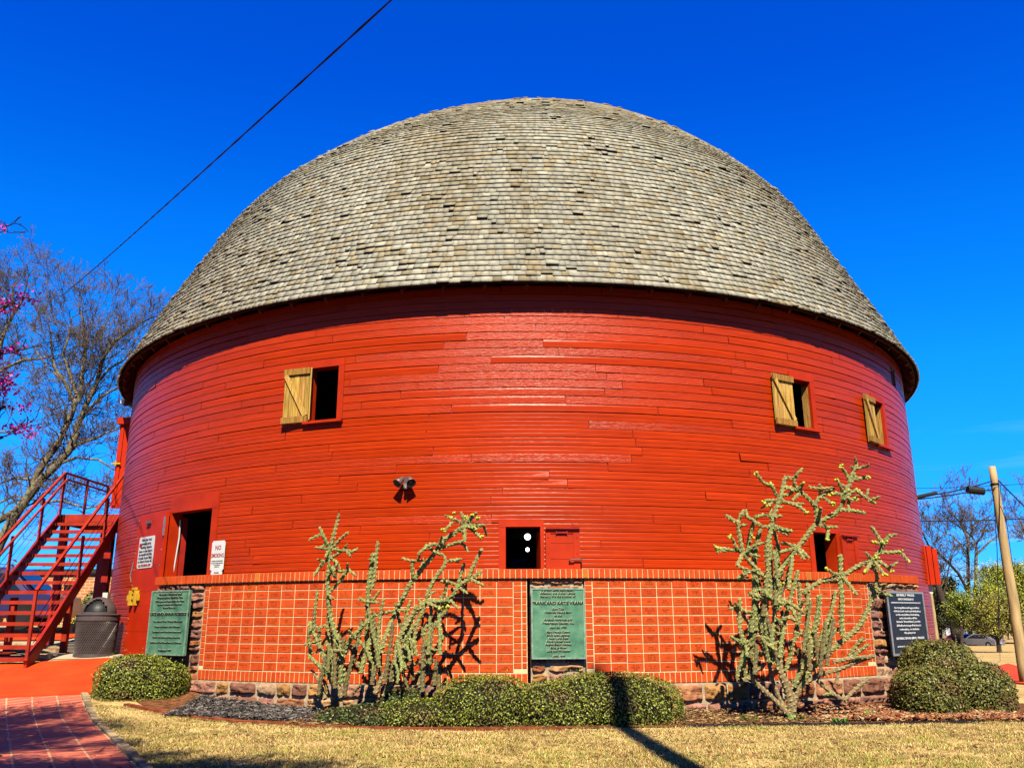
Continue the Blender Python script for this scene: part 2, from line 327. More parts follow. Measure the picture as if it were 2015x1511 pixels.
        if parent is not None:
            o.parent = parent; ROOT[o.name] = loc
            if parent.type == 'MESH' and parent.parent is None: pass
        else: o.location = loc; ROOT[o.name] = loc
        return tag(o, label, cat, group, kind)
def cones(mb, P0, P1, r0, r1, n=3, col=(1, 1, 1)):          # many straight tapered twigs at once
    P0 = np.array(P0, float); P1 = np.array(P1, float); r0 = np.array(r0, float); r1 = np.array(r1, float)
    if not len(P0): return
    d = P1-P0; d /= np.linalg.norm(d, axis=1)[:, None]+1e-9
    ref = np.where(np.abs(d[:, 2:3]) > .9, [[1., 0, 0]], [[0, 0, 1.]]); N = np.cross(d, ref); N /= np.linalg.norm(N, axis=1)[:, None]; B = np.cross(d, N)
    vs = []
    for P, r in ((P0, r0), (P1, r1)):
        for j in range(n):
            a = 2*math.pi*j/n; vs.append(P+(N*math.cos(a)+B*math.sin(a))*r[:, None])
    V = np.stack(vs, 1).reshape(-1, 3); k = len(P0); base = np.arange(k)[:, None]*2*n
    f = np.stack([np.array([j, (j+1) % n, n+(j+1) % n, n+j]) for j in range(n)])
    Fq = (base[:, :, None]+f[None]).reshape(-1, 4)
    Cc = np.broadcast_to(np.array(col, float), (len(V), 3)) if np.ndim(col) == 1 else np.repeat(np.array(col), 2*n, 0)
    mb.np.append((V, Fq, Cc))
def leaves(mb, P, Nn, size, col, asp=.55):                  # diamond leaf cards
    k = len(P); a = rng.normal(size=(k, 3)); t = np.cross(a, Nn); t /= np.linalg.norm(t, axis=1)[:, None]+1e-9; b = np.cross(Nn, t)
    b /= np.linalg.norm(b, axis=1)[:, None]+1e-9
    s_ = size[:, None]; fold = Nn*s_*.15
    V = np.stack([P-t*s_, P-b*s_*asp+fold, P+t*s_, P+b*s_*asp+fold], 1).reshape(-1, 3)
    mb.np.append((V, np.arange(k*4).reshape(-1, 4), np.repeat(col, 4, 0)))
def text(body, size, center, th, m, name, parent, bold=0, sx=1., ext=.002, lean=0.):
    cu = bpy.data.curves.new('t', 'FONT'); cu.body = body; cu.size = size; cu.align_x = 'CENTER'; cu.align_y = 'CENTER'; cu.extrude = ext; cu.offset = bold; cu.space_line = 1
    cu.resolution_u = 2
    ob = bpy.data.objects.new('t', cu); COL.objects.link(ob)
    dg = bpy.context.evaluated_depsgraph_get(); me = ob.evaluated_get(dg).to_mesh()
    mb = MB(); a = R_(th); tx = Vector((math.cos(a), math.sin(a), 0)); nn = Vector((math.sin(a), -math.cos(a), 0))
    up = (Vector((0, 0, 1))-nn*lean).normalized(); nn = tx.cross(up)
    mb.add([Vector(center)+tx*v.co.x*sx+up*v.co.y+nn*v.co.z for v in me.vertices], [tuple(p.vertices) for p in me.polygons])
    ob.evaluated_get(dg).to_mesh_clear(); bpy.data.objects.remove(ob); bpy.data.curves.remove(cu)
    return mb
def merge(*ms):
    o = MB()
    for m_ in ms: o.add(m_.v, m_.f); o.c[-len(m_.c):] = m_.c
    return o
class Fr:                                                    # local frame on the barn wall: x tangent, y outward, z up
    def __init__(s, th, r, z, turn=0): s.o = C(th, r, z); a = R_(th+turn); s.t = Vector((math.cos(a), math.sin(a), 0)); s.n = Vector((math.sin(a), -math.cos(a), 0)); s.th = th+turn
    def p(s, x, y, z): return s.o+s.t*x+s.n*y+Vector((0, 0, z))
    def box(s, mb, lo, hi, col=None):
        (a, b, c), (d, e_, f_) = lo, hi
        vs = [s.p(*v) for v in ((a, b, c), (d, b, c), (d, e_, c), (a, e_, c), (a, b, f_), (d, b, f_), (d, e_, f_), (a, e_, f_))]
        return mb.add(vs, [(0, 1, 2, 3), (7, 6, 5, 4), (4, 5, 1, 0), (5, 6, 2, 1), (6, 7, 3, 2), (7, 4, 0, 3)], col)
def arcbox(mb, t0, t1, r0, r1, z0, z1, col=None, step=1.5):  # curved block about the barn axis
    k = max(1, int(math.ceil(abs(t1-t0)/step))); vs = []; fs = []
    for i in range(k+1):
        t = t0+(t1-t0)*i/k; vs += [C(t, r0, z0), C(t, r1, z0), C(t, r1, z1), C(t, r0, z1)]
    for i in range(k):
        a = i*4; b = a+4
        for j in range(4): fs.append((a+j, a+(j+1) % 4, b+(j+1) % 4, b+j))
    fs += [(3, 2, 1, 0), (k*4, k*4+1, k*4+2, k*4+3)]
    return mb.add(vs, fs, col)
# ================================================================ ground
M['bedsoil'] = mat('bed_soil', (.3, .12, .05), .95, .1, .35, 14, .9, 60, bdist=.03)
def terrain():
    xs = np.unique(np.concatenate([np.linspace(-400, -30, 12), np.linspace(-30, 30, 121), np.linspace(30, 400, 12)]))
    ys = np.unique(np.concatenate([np.linspace(-60, -2, 10), np.linspace(-2, 45, 95), np.linspace(45, 900, 14)]))
    mb = MB(); nx = len(xs)
    for y in ys:
        for x in xs: mb.v.append((x, y, g(x, y))); mb.c.append((1, 1, 1))
    for j in range(len(ys)-1):
        for i in range(nx-1): a = j*nx+i; mb.f.append((a, a+1, a+nx+1, a+nx))
    return mb.build('ground', 'ground', smooth=True, kind='structure')
terrain()
def sheet(poly, lift, name, m, step=.4, kind='structure', uvdir=None, thick=0, **k):
    """flat ground sheet over a convex polygon, following the terrain"""
    P = [Vector((p[0], p[1])) for p in poly]; c = sum(P, Vector((0, 0)))/len(P); mb = MB(); uv = []
    ar = sum(P[i].x*P[(i+1) % len(P)].y-P[(i+1) % len(P)].x*P[i].y for i in range(len(P)))
    if ar < 0: P = P[::-1]
    rings = max(2, int(max((p-c).length for p in P)/step)); pts = []
    for i in range(len(P)):
        a, b = P[i], P[(i+1) % len(P)]; n = max(1, int((b-a).length/step))
        pts += [a.lerp(b, j/n) for j in range(n)]
    n = len(pts)
    for r_ in range(rings+1):
        for p in pts: q = c.lerp(p, r_/rings); mb.v.append((q.x, q.y, g(q.x, q.y)+lift)); mb.c.append((1, 1, 1))
    for r_ in range(rings):
        for i in range(n):
            a = r_*n+i; b = r_*n+(i+1) % n; mb.f.append((a, b, b+n, a+n) if r_ else (i, b+n, a+n))
    if thick:
        o = len(mb.v)
        for p in pts: mb.v.append((p.x, p.y, g(p.x, p.y)+lift-thick)); mb.c.append((1, 1, 1))
        for i in range(n): mb.f.append((rings*n+i, rings*n+(i+1) % n, o+(i+1) % n, o+i)[::-1])
    if uvdir is not None:
        d = Vector(uvdir).normalized(); e_ = Vector((d.y, -d.x)); uv = [(Vector((v[0], v[1])).dot(e_), Vector((v[0], v[1])).dot(d)) for v in mb.v]
    return mb.build(name, m, kind=kind, uvs=uv if uvdir is not None else None, **k)
c0 = onground(160, 1368); c1 = onground(268, 1508); ed = (c1-c0).normalized(); e2 = c1+ed*5
sheet([(c0.x, c0.y), (e2.x, e2.y), (e2.x-7, e2.y), (-13, c0.y-1.2)], .012, 'brick_path', 'brickpath', uvdir=(ed.x, ed.y))
s0 = onground(0, 1300); s1 = onground(225, 1290)
sheet([(c0.x+.1, c0.y+.03), (-13.2, c0.y-1.1), (-14, 14.3), (s0.x, 14.25), (-6.9, 14.9), (-5.6, 13.6)], .03, 'red_concrete_slab', 'slab', thick=.08)
sheet([(-14, 14.35), (-7.0, 14.95), (-6.5, 14.75), (-7.6, 17.4), (-9, 20), (-24, 34), (-40, 34), (-40, 15)], .008, 'sandy_yard', 'concrete')
for i, (y0, y1, xo) in enumerate(((15.2, 16.6, 0), (17.4, 18.1, -.3), (19.6, 21.5, -.6))):
    sheet([(-20, y0-.5), (-8.9+xo*2-.1*i, y0+.2), (-9.3+xo*2, y1), (-20, y1)], .035, 'red_yard_strip', 'slab', step=.6)
M['dark_ground'] = mat('bounce_cut_ground', (.1, .095, .09), .9, .1, .15, 1.5, .3, 60)
sheet([(-40, -38), (45, -38), (45, 4.6), (-40, 4.6)], .02, 'added_dark_ground', 'dark_ground', step=2.5)  # unseen dark sheet behind the camera, added to cut ground bounce
# street and far path on the right
def og(px, py): q = onground(px, py); return (q.x, q.y)
k1, k2 = og(1880, 1282.5), og(2060, 1284); k3, k4 = og(2100, 1275.5), og(1860, 1273)
sheet([k1, k2, k3, k4], .02, 'street', 'asphalt', step=3)
sheet([og(1880, 1284.8), og(2060, 1286.5), k2, k1], .10, 'kerb', 'concrete', step=3, thick=.1)
sheet([og(1880, 1291), og(2060, 1293), og(2060, 1286.8), og(1880, 1285)], .03, 'verge', 'bedsoil', step=3)
sheet([og(1966, 1311), og(1984, 1306), og(2015, 1318), og(2060, 1332), og(2050, 1350), og(2005, 1346), og(1972, 1338)], .03, 'red_path_landing', 'slab', step=.5, thick=.04)
# mulch bed
bed = [(-4.9, 11.9), (-3.9, 11.1), (-2.5, 10.42), (-1, 10.15), (.6, 10.2), (2.1, 10.35), (3.2, 10.5), (5.3, 10.7), (6.6, 11.4), (7.4, 12.6), (6.8, 14.2), (4.5, 13.2), (0, 12.2), (-4, 12.9), (-5.6, 13.6), (-5.8, 12.9)]
sheet(bed, .012, 'mulch_bed', 'bedsoil', step=.25)

def chips(n, pick, cols, ln, name):
    mb = MB(); P = []; k = 0
    for _ in range(n):
        x, y = pick(); P.append((x, y, g(x, y)+.02+random.random()*.03))
    P = np.array(P); a = rng.uniform(0, math.pi, n); l_ = rng.uniform(.4, 1, n)*ln; ti = rng.uniform(-.35, .35, n)
    d = np.stack([np.cos(a), np.sin(a), ti], 1)*l_[:, None]
    cc = np.array(cols)[rng.integers(0, len(cols), n)]*rng.uniform(.6, 1.2, n)[:, None]
    cones(mb, P-d/2, P+d/2, l_*.13, l_*.09, 4, cc)
    return mb.build(name, 'mulch', kind='stuff')
chips(5200, lambda: (lambda u, v: (-4.5+2.6*u, 12.75-.9*u-(1.35-.25*u)*v))(random.random(), random.random()), [(.10, .08, .08), (.2, .16, .15), (.34, .29, .26), (.06, .05, .05)], .09, 'dark_bark_mulch')
chips(6500, lambda: (3.6+random.random()*2.6, 10.75+random.random()*1.6), [(.46, .15, .06), (.6, .28, .12), (.3, .09, .05), (.66, .45, .25)], .13, 'red_pine_straw')
chips(6000, lambda: (-2.7+random.random()*6.4, 10.45+random.random()*1.5), [(.5, .28, .1), (.3, .14, .06), (.65, .42, .2), (.2, .1, .05)], .07, 'leaf_litter')

M['edge_red'] = mat('dull_red_brick', (.34, .075, .03), .85, .2, .3, 9, .4, 60)
chips(900, lambda: (-4+random.random()*11, 7.4+random.random()*3.3), [(.3, .14, .06), (.42, .2, .08), (.2, .1, .05), (.6, .4, .2)], .045, 'fallen_leaves')
# edging strips along the bed
def strip(pts, w_, h_, name, m, **k):
    mb = MB()
    for a, b in zip(pts[:-1], pts[1:]): mb.bar((a[0], a[1], g(*a)+h_/2), (b[0], b[1], g(*b)+h_/2), w_, h_+.03)
    return mb.build(name, m, **k)
strip([(-5.3, 12.1), (-4.35, 11.5), (-3.4, 10.95), (-2.5, 10.5), (-1.6, 10.25), (-.7, 10.13), (.5, 10.14)], .09, .012, 'brick_edging', 'edge_red', label='thin dark red brick edging between dry lawn and dark mulch', cat='edging')
strip([(1.9, 10.33), (3.0, 10.42), (4.2, 10.5), (5.4, 10.66)], .02, .018, 'metal_edging', 'black', label='black metal lawn edging below the big cactus', cat='edging')
# stones along the path edge
mb = MB(); p = Vector((c0.x, c0.y)); dd = Vector((ed.x, ed.y)).normalized(); t = 0
while t < 8.5:
    l_ = random.uniform(.12, .2) if t < 2.9 else random.uniform(.3, .6); a = p+dd*t; b = p+dd*(t+l_-.02); cc = random.uniform(.6, 1.15)
    j1 = random.uniform(-.012, .012); b = a.lerp(b, .93)
    mb.bar((a.x+.04+j1, a.y, g(a.x, a.y)+.012), (b.x+.04-j1, b.y, g(b.x, b.y)+.012+j1*.3), random.uniform(.065, .095), .06, col=(cc, cc*.97, cc*.9)); t += l_
M['edge'] = mat('edge_stone', (.62, .45, .27), .85, .2, .2, 14, .4, 50, attr=True)
mb.build('path_edging', 'edge', label='row of small pale edging stones between brick path and lawn', cat='edging')

# grass blades
def grass():
    mb = MB(); n = 360000
    x = rng.uniform(-6.3, 8.5, n*2); y = 6.9+rng.power(1.0, n*2)*6.5
    lim = np.interp(x, [-5.3, -4.35, -3.4, -2.5, -1.6, -.7, .5, 1.9, 3, 4.2, 5.4, 6.6, 7.4, 8.6], [12.1, 11.5, 10.95, 10.5, 10.25, 10.13, 10.14, 10.33, 10.42, 10.5, 10.66, 11.3, 12.6, 14])
    ex = c0.x+(c0.y-y)*(-ed.x/ed.y) if False else c0.x+(y-c0.y)*(ed.x/ed.y)
    ok = (y < lim-.03) & (x > ex+.13)
    bare = np.sin(x*2.9+1.3*np.sin(y*2.1+1))*np.sin(y*3.7+1.5*np.sin(x*1.3))
    ok &= ~((bare > .72) & (rng.random(len(x)) < .7))
    x, y = x[ok][:n], y[ok][:n]; n = len(x)
    z = np.array([g(a, b) for a, b in zip(x, y)])
    pn = lambda sx, sy, ph, q=0: np.sin(x*sx+ph+np.sin(y*sy*1.3+ph)*1.7)*np.sin(y*sy-ph+np.sin(x*sx*.7)*1.3)
    pa = .5+.5*pn(1.7, 2.3, .4); pb = .5+.5*pn(4.1, 5.2, 2.0); pc = .5+.5*pn(9, 11, 1.1)
    straw = np.array([1.4, 1.0, .42]); tan_ = np.array([1.0, .58, .2]); grn = np.array([.5, .54, .09]); brn = np.array([.36, .14, .04])
    r = rng.random(n); wg = np.clip(.10+.62*pa*pb*pc*1.6+.2*np.clip((9.2-y)/2, 0, 1), 0, .6); wt = .28*np.ones(n); wb = .06+.12*(1-pb)
    col = np.where((r < wg)[:, None], grn, np.where((r < wg+wt)[:, None], tan_, np.where((r < wg+wt+wb)[:, None], brn, straw)))
    col = col*(rng.uniform(.55, 1.2, n)*(.66+.42*pb*(.5+.5*pc)))[:, None]
    h = rng.uniform(.008, .028, n)*(.6+.7*pc); a = rng.uniform(0, 2*math.pi, n); ln = rng.uniform(.5, 2.2, n)*h
    P = np.stack([x, y, z], 1); wv = np.stack([-np.sin(a), np.cos(a), 0*a], 1)*rng.uniform(.0012, .0032, n)[:, None]
    tip = P+np.stack([np.cos(a)*ln, np.sin(a)*ln, h], 1)
    V = np.stack([P-wv, P+wv, tip+wv*.3, tip-wv*.3], 1).reshape(-1, 3)
    mb.np.append((V, np.arange(4*n).reshape(-1, 4), np.repeat(col, 4, 0)))
    mb.build('dry_lawn_grass', 'grass', kind='stuff')
grass()
def tufts(spots, name, label, col, n=26, h=.12):
    o = None
    for i, (x, y) in enumerate(spots):
        mb = MB(); P0 = []; P1 = []; 
        for _ in range(n):
            a = random.uniform(0, 6.28); r_ = random.uniform(0, .05); l_ = random.uniform(.4, 1)*h
            p0 = (x+math.cos(a)*r_, y+math.sin(a)*r_, g(x, y)); P0.append(p0); P1.append((p0[0]+math.cos(a)*l_*.8, p0[1]+math.sin(a)*l_*.8, p0[2]+l_*random.uniform(.5, 1)))
        P0 = np.array(P0); P1 = np.array(P1); nn = np.cross(P1-P0, rng.normal(size=P0.shape)); nn /= np.linalg.norm(nn, axis=1)[:, None]
        mid = (P0+P1)/2; s_ = np.linalg.norm(P1-P0, axis=1)/2; d = (P1-P0)/(2*s_[:, None]); b = np.cross(nn, d)
        V = np.stack([P0, mid+b*s_[:, None]*.28, P1, mid-b*s_[:, None]*.28], 1).reshape(-1, 3)
        cc = np.array(col)*rng.uniform(.6, 1.3, len(P0))[:, None]
        mb.np.append((V, np.arange(4*len(P0)).reshape(-1, 4), np.repeat(cc, 4, 0)))
        mb.build('weed', 'leaf', label=label[i], cat='weed', group='weeds in the mulch bed')
tufts([(2.75, 10.8), (3.3, 10.75), (3.75, 10.55), (5.15, 11.3), (4.35, 11.1)], 'weed',
      ['small green weed in the litter left of the big cactus base', 'green weed just beside the big cactus trunk', 'low leafy weed touching the metal edging in front of the big cactus', 'upright green weed in red pine straw beside the right shrub', 'sparse green weed in red straw right of the big cactus'], (.12, .3, .03))

# ================================================================ barn
barn = thing('round_barn', (0, D, 0), 'huge round red wooden barn with grey shingle dome roof and white-lit inside', 'barn')
barn['label'] = 'huge round red clapboard barn under a domed wood shingle roof'
R0 = 9.14; ZT = 6.10; ZB = .0
OPEN = []                                      # (th0, th1, z0, z1)
def op(a): OPEN.append(a); return a
oUL = op((-21.1, -17.85, 2.99+EYE, 3.86+EYE)); oU1 = op((29.7, 32.45, 3.0+EYE, 3.82+EYE)); oU2 = op((45.0, 47.9, 3.0+EYE, 3.83+EYE))
oDR = op((-40.2, -32.9, .66, 1.76+EYE)); oC = op((-1.13, 2.0, .55+EYE, 1.28+EYE)); oLR = op((30.7, 34.2, .55+EYE, 1.31+EYE)); oTR = op((53.75, 54.75, 4.42+EYE, 4.72+EYE))
def cut(a, b, z0, z1):
    iv = [(a, b)]
    for t0, t1, q0, q1 in OPEN:
        t0 -= .3; t1 += .3
        if z1 > q0+.01 and z0 < q1-.01:
            nv = []
            for u, v in iv:
                if v <= t0 or u >= t1: nv.append((u, v)); continue
                if u < t0: nv.append((u, t0))
                if v > t1: nv.append((t1, v))
            iv = nv
    return iv
def siding():
    mb = MB(); uv = []; h = .127; nrow = int((ZT-ZB)/h)+1; rnd = random.Random(3)
    for k in range(nrow):
        z0 = ZB+k*h; th = -180+rnd.random()*20; joints = [-180.]
        while True:
            th += rnd.choice([10, 15, 20, 20, 25, 30])+rnd.uniform(-.6, .6)
            if th >= 180: break
            joints.append(th)
        joints.append(180.)
        for a, b in zip(joints[:-1], joints[1:]):
            tint = rnd.uniform(.92, 1.05); 
            if rnd.random() < .03: tint *= .9
            wth = (rnd.uniform(.35, .8) if rnd.random() < (.72 if z0 > 4.3 else .3 if z0 > 3.2 else .07) else rnd.uniform(.04, .2))
            lift = rnd.gauss(0, .0016); dz = rnd.gauss(0, .0022); warp = rnd.uniform(.004, .016) if rnd.random() < .13 else 0
            wside = rnd.random() < .5
            for u, v in cut(a, b, z0, z0+h):
                if v-u < .05: continue
                if z0 < 4.1: prof = [(.005, 0), (.021, .0012), (.021, .046), (.0145, .060), (.0205, .0615), (.0205, .106), (.013, .1215), (.004, .1225), (.004, h+.003)]
                elif wth > .4: prof = [(.004, 0), (.023, .0012), (.019, .118), (.004, .1225), (.004, h+.003)]
                else: prof = [(.004, 0), (.0215, .0012), (.0215, .090), (.0115, .1205), (.004, .1225), (.004, h+.003)]
                n = max(1, int(math.ceil((v-u)/1.8))); npf = len(prof); o = len(mb.v)
                for i in range(n+1):
                    t = u+(v-u)*i/n; ff = (t-a)/(b-a); ff = 1-ff if wside else ff; wp = warp*max(0, 1-ff*4)**2
                    tt = t+(.03 if i == 0 else -.03 if i == n else 0)
                    for r_, z in prof:
                        mb.v.append(tuple(C(tt, R0+r_+lift+(wp if z < .1 and r_ > .01 else 0), z0+z+dz))); mb.c.append((tint, wth, 0)); uv.append((R0*R_(t)+k*7.3, z0+z+k*3.1))
                for i in range(n):
                    for j in range(npf-1): q = o+i*npf+j; mb.f.append((q, q+npf, q+npf+1, q+1))
    o_ = mb.build('siding', 'siding', barn, uvs=uv); return o_
siding()
# sheathing behind the boards, inner lining and floor
def shell(r, name, m, zt=ZT, zb=ZB):
    ths = sorted(set([-180+i*3 for i in range(121)]+[o[0] for o in OPEN]+[o[1] for o in OPEN])); zs = sorted(set([zb, zt]+[o[2] for o in OPEN]+[o[3] for o in OPEN]))
    mb = MB(); n = len(ths)
    for z in zs:
        for t in ths: mb.v.append(tuple(C(t, r, z))); mb.c.append((1, 1, 1))
    for j in range(len(zs)-1):
        for i in range(n-1):
            tm = (ths[i]+ths[i+1])/2; zm = (zs[j]+zs[j+1])/2
            if any(o[0] < tm < o[1] and o[2] < zm < o[3] for o in OPEN): continue
            a = j*n+i; mb.f.append((a, a+1, a+n+1, a+n))
    return mb.build(name, m, barn)
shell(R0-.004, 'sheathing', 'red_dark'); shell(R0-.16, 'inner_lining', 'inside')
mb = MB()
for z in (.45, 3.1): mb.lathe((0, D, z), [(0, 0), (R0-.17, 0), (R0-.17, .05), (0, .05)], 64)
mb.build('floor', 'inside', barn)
# window builds
def casing(o, wl, wr, wt, wb=0, sill=False, name='window', depth=.16, proud=.035, m='red_flat'):
    t0, t1, z0, z1 = o; dl = math.degrees(wl/R0); dr = math.degrees(wr/R0); mb = MB()
    ro = R0+proud
    if wl: arcbox(mb, t0-dl, t0, R0-.01, ro, z0-(wb or 0), z1)
    if wr: arcbox(mb, t1, t1+dr, R0-.01, ro, z0-(wb or 0), z1)
    if wt: arcbox(mb, t0-dl, t1+dr, R0-.01, ro+.003, z1, z1+wt)
    if wb and sill: arcbox(mb, t0-dl*1.1, t1+dr*1.15, R0-.01, ro+.06, z0-.045, z0-.005)
    # reveals into the wall
    arcbox(mb, t0-.25, t0, R0-depth, R0-.012, z0, z1); arcbox(mb, t1, t1+.25, R0-depth, R0-.012, z0, z1)
    arcbox(mb, t0, t1, R0-depth, R0-.012, z1, z1+.03); arcbox(mb, t0, t1, R0-depth, R0-.012, z0-.03, z0)
    return mb.build(name, m, barn)
def plank_leaf(fr, w_, z0, z1, brace=1, m='wood'):
    """ledged and braced plank shutter; local x from 0 to -w_, face at +y"""
    mb = MB(); n = 5; 
    for i in range(n):
        a = -w_+w_*i/n; c_ = random.uniform(.6, 1.1); fr.box(mb, (a+.003, 0, z0), (a+w_/n-.003, .025+random.uniform(-.003, .003), z1), (c_, c_*random.uniform(.85, 1), c_*random.uniform(.6, 1)))
    fr.box(mb, (-w_-.01, .0255, z1-.11), (.005, .056, z1-.01), (.62, .5, .36)); fr.box(mb, (-w_-.01, .0255, z0+.01), (.005, .056, z0+.11), (.6, .48, .36))
    a = fr.p(-w_+.03, .038, z1-.11); b = fr.p(-.04, .038, z0+.11)
    mb.bar(a+fr.n*.006, b+fr.n*.006, .075, .034, up=fr.n, col=(.95, .9, .75))
    return mb
for o_, lw, turn in ((oUL, .46, -10), (oU1, .47, -9), (oU2, .44, -8)):
    wn = casing(o_, .05, .10, .12, .06, True)
    fr = Fr(o_[0]+(.1 if o_ is oUL else -.1), R0+.03, 0, turn=3)
    sh = plank_leaf(fr, lw, o_[2]-.02, o_[3]+.02).build('shutter', 'wood', wn)
    mb = MB(); fr2 = Fr(o_[0]+.15, R0-.01, 0, turn=-62); fr2.box(mb, (0, 0, o_[2]+.01), (.14, .02, o_[3]-.01), (.9, .85, .8)); (mb.build('folded_leaf', 'wood', wn) if o_ is oUL else None)
    mb = MB(); fr3 = Fr(o_[1]-.02, R0-.02, 0, turn=97); fr3.box(mb, (0, 0, o_[2]+.01), (.12, .03, o_[3]-.06), (.7, .6, .5))
    if o_ is not oUL: mb.build('inner_shutter', 'wood', wn)
    if o_ is not oUL:
        mb = MB(); q = C(o_[1]-.7, R0-.3, o_[2]+.25); mb.ball(q, .025); mb.tube([q, q+Vector((0, 0, .5))], .006, 4); mb.build('light_bulb', 'yellow', wn)
# small dark attic window
wn = casing(oTR, .04, .04, .04, name='window', m='wood_dark')
# central low window and its red leaf
def red_leaf(o_, w_, wn, turn=0):
    fr = Fr(o_[1]+.45, R0+.035, 0, turn=turn); mb = MB(); z0, z1 = o_[2]+.03, o_[3]-.04
    fr.box(mb, (0, 0, z0), (w_, .03, z1))
    for a, b, c_, d in ((0, w_, z1-.06, z1), (0, w_, z0, z0+.04), (0, .07, z0+.04, z1-.06), (w_-.09, w_, z0+.04, z1-.06)): fr.box(mb, (a, .0302, c_), (b, .042, d))
    for zz in (z0+(z1-z0)*.36, z0+(z1-z0)*.7): fr.box(mb, (.07, .0302, zz), (w_-.09, .034, zz+.008))
    lf = mb.build('shutter', 'red_flat', wn)
    mb = MB()
    fr.box(mb, (0, .043, z1+.0), (w_, .085, z1+.02)); fr.box(mb, (w_*.32, .043, z1-.06), (w_*.62, .062, z1-.04)); fr.box(mb, (w_*.3, .043, z1-.075), (w_*.32, .062, z1)); fr.box(mb, (w_*.62, .043, z1-.075), (w_*.64, .062, z1))
    mb.build('drip_strip', 'red_dark', lf)
    mb = MB(); mb.tube([fr.p(w_-.16, .07, z0+.22), fr.p(w_+.03, .075, z0+.23)], .012, 6); mb.tube([fr.p(w_-.15, .03, z0+.22), fr.p(w_-.15, .08, z0+.22)], .014, 6); mb.tube([fr.p(w_+.02, 0, z0+.23), fr.p(w_+.02, .09, z0+.23)], .014, 6); mb.build('latch', 'lampbody', lf)
    for i in range(3):
        for xx in (.035, w_-.04): q = fr.p(xx, .044, z0+.1+i*.22); mb = MB(); mb.ball(q, .009, 6); mb.build('bolt', 'red_dark', lf)
wC = casing(oC, .10, .05, .11); red_leaf(oC, .49, wC)
wL = casing(oLR, .10, .10, .11); red_leaf(oLR, .42, wL)
mb = MB(); fr = Fr(oC[1]-.02, R0-.02, 0, turn=99); fr.box(mb, (0, 0, oC[2]), (.25, .03, oC[3]-.05)); mb.build('inner_shutter', 'red_flat', wC)
mb = MB(); fr = Fr(oLR[1]-.05, R0-.02, 0, turn=92); fr.box(mb, (0, 0, oLR[2]), (.17, .03, oLR[3]-.03)); mb.build('inner_shutter', 'red_flat', wL)
mb = MB(); q = C(oLR[0]+1.35, R0-.25, 0); mb.tube([(q.x, q.y, EYE+.78), (q.x-.02, q.y, EYE+1.16)], .016, 6); mb.ball((q.x, q.y, EYE+.77), .024); mb.build('broom_handle', 'yellow', wL)
# things inside the central window
for (px, py, Y, r_, lb) in ((1038, 1056, 17.0, .062, 'larger round white lit lamp hanging inside the central window'), (1038, 1081, 21, .05, 'smaller round white lit lamp lower inside the central window')):
    c_ = at(px, py, Y); lt = thing('hanging_lamp', (c_.x, c_.y, c_.z), lb, 'lamp', 'lamps inside the barn')
    mb = MB(); mb.ball(c_, r_, 16); mb.build('globe', 'globe', lt, smooth=True)
    mb = MB(); mb.tube([c_+Vector((0, 0, r_)), (c_.x, c_.y, 3.05)], .005, 4); mb.build('cord', 'wire', lt)
c_ = at(1022, 1112, 13.6); mb = MB(); M['monitor'] = mat('dark_blue_panel', (.06, .07, .11), .6, .3, .5, 12)
t_ = thing('display_panel', (c_.x, c_.y, c_.z-.1), 'dark patterned panel standing just inside the central window', 'panel')
mb.box((c_.x-.13, c_.y, c_.z-.1), (c_.x+.13, c_.y+.03, c_.z+.1)); mb.build('panel', 'monitor', t_)
mb = MB(); mb.box((c_.x-.1, c_.y+.03, .5), (c_.x-.06, c_.y+.06, c_.z-.1)); mb.box((c_.x+.06, c_.y+.03, .5), (c_.x+.1, c_.y+.06, c_.z-.1)); mb.build('leg', 'black', t_)
# doorway: casing, metal clad leaf with latch
wd = casing(oDR, .05, .15, .26, name='door_frame')
mb = MB(); fr = Fr(oDR[0]+.1, R0-.17, 0, turn=80); fr.box(mb, (0, -.03, .66), (.09, 0, 2.9)); mb.build('inner_jamb', 'red_dark', wd)
mb = MB(); q0 = C(oDR[0]+.35, R0-.10, 2.85); mb.tube([q0, q0+Vector((.0, .03, -.3)), q0+Vector((-.05, .05, -.9))], .013, 6); mb.build('conduit', 'white', wd)
fd = Fr(-40.25, R0+.07, 0, turn=-5.0); zd0, zd1 = EYE-.60, EYE+1.80; DW = 1.2
mb = MB(); fd.box(mb, (-DW, 0, zd0), (0, .05, zd1))
for zz in (zd0+.42, zd0+.84, zd0+1.08, zd0+1.5, zd0+1.93): fd.box(mb, (-DW+.002, .0502, zz), (-.002, .0525, zz+.006))
door = mb.build('door', 'red_metal', barn)
for zz in np.linspace(zd0+.1, zd1-.1, 9):
    for xx in (-DW+.04, -.06): mb = MB(); mb.ball(fd.p(xx, .052, zz+random.uniform(-.03, .03)), .013, 6); mb.build('rivet', 'steel', door)
mb = MB(); fd.box(mb, (-.055, .0505, zd1-.42), (-.01, .068, zd1-.1)); mb.build('hinge', 'steel', door)
mb = MB(); fd.box(mb, (-DW*.62, .0505, zd1-.17), (-DW*.5, .1, zd1-.12)); mb.build('hook', 'lampbody', door)
mb = MB(); cx = -DW+.2; zz = zd0+.98
fd.box(mb, (cx-.16, .07, zz-.03), (cx+.22, .1, zz+.03)); fd.box(mb, (cx-.1, .0505, zz-.13), (cx-.03, .12, zz+.12)); fd.box(mb, (cx+.12, .0505, zz-.13), (cx+.19, .12, zz+.12))
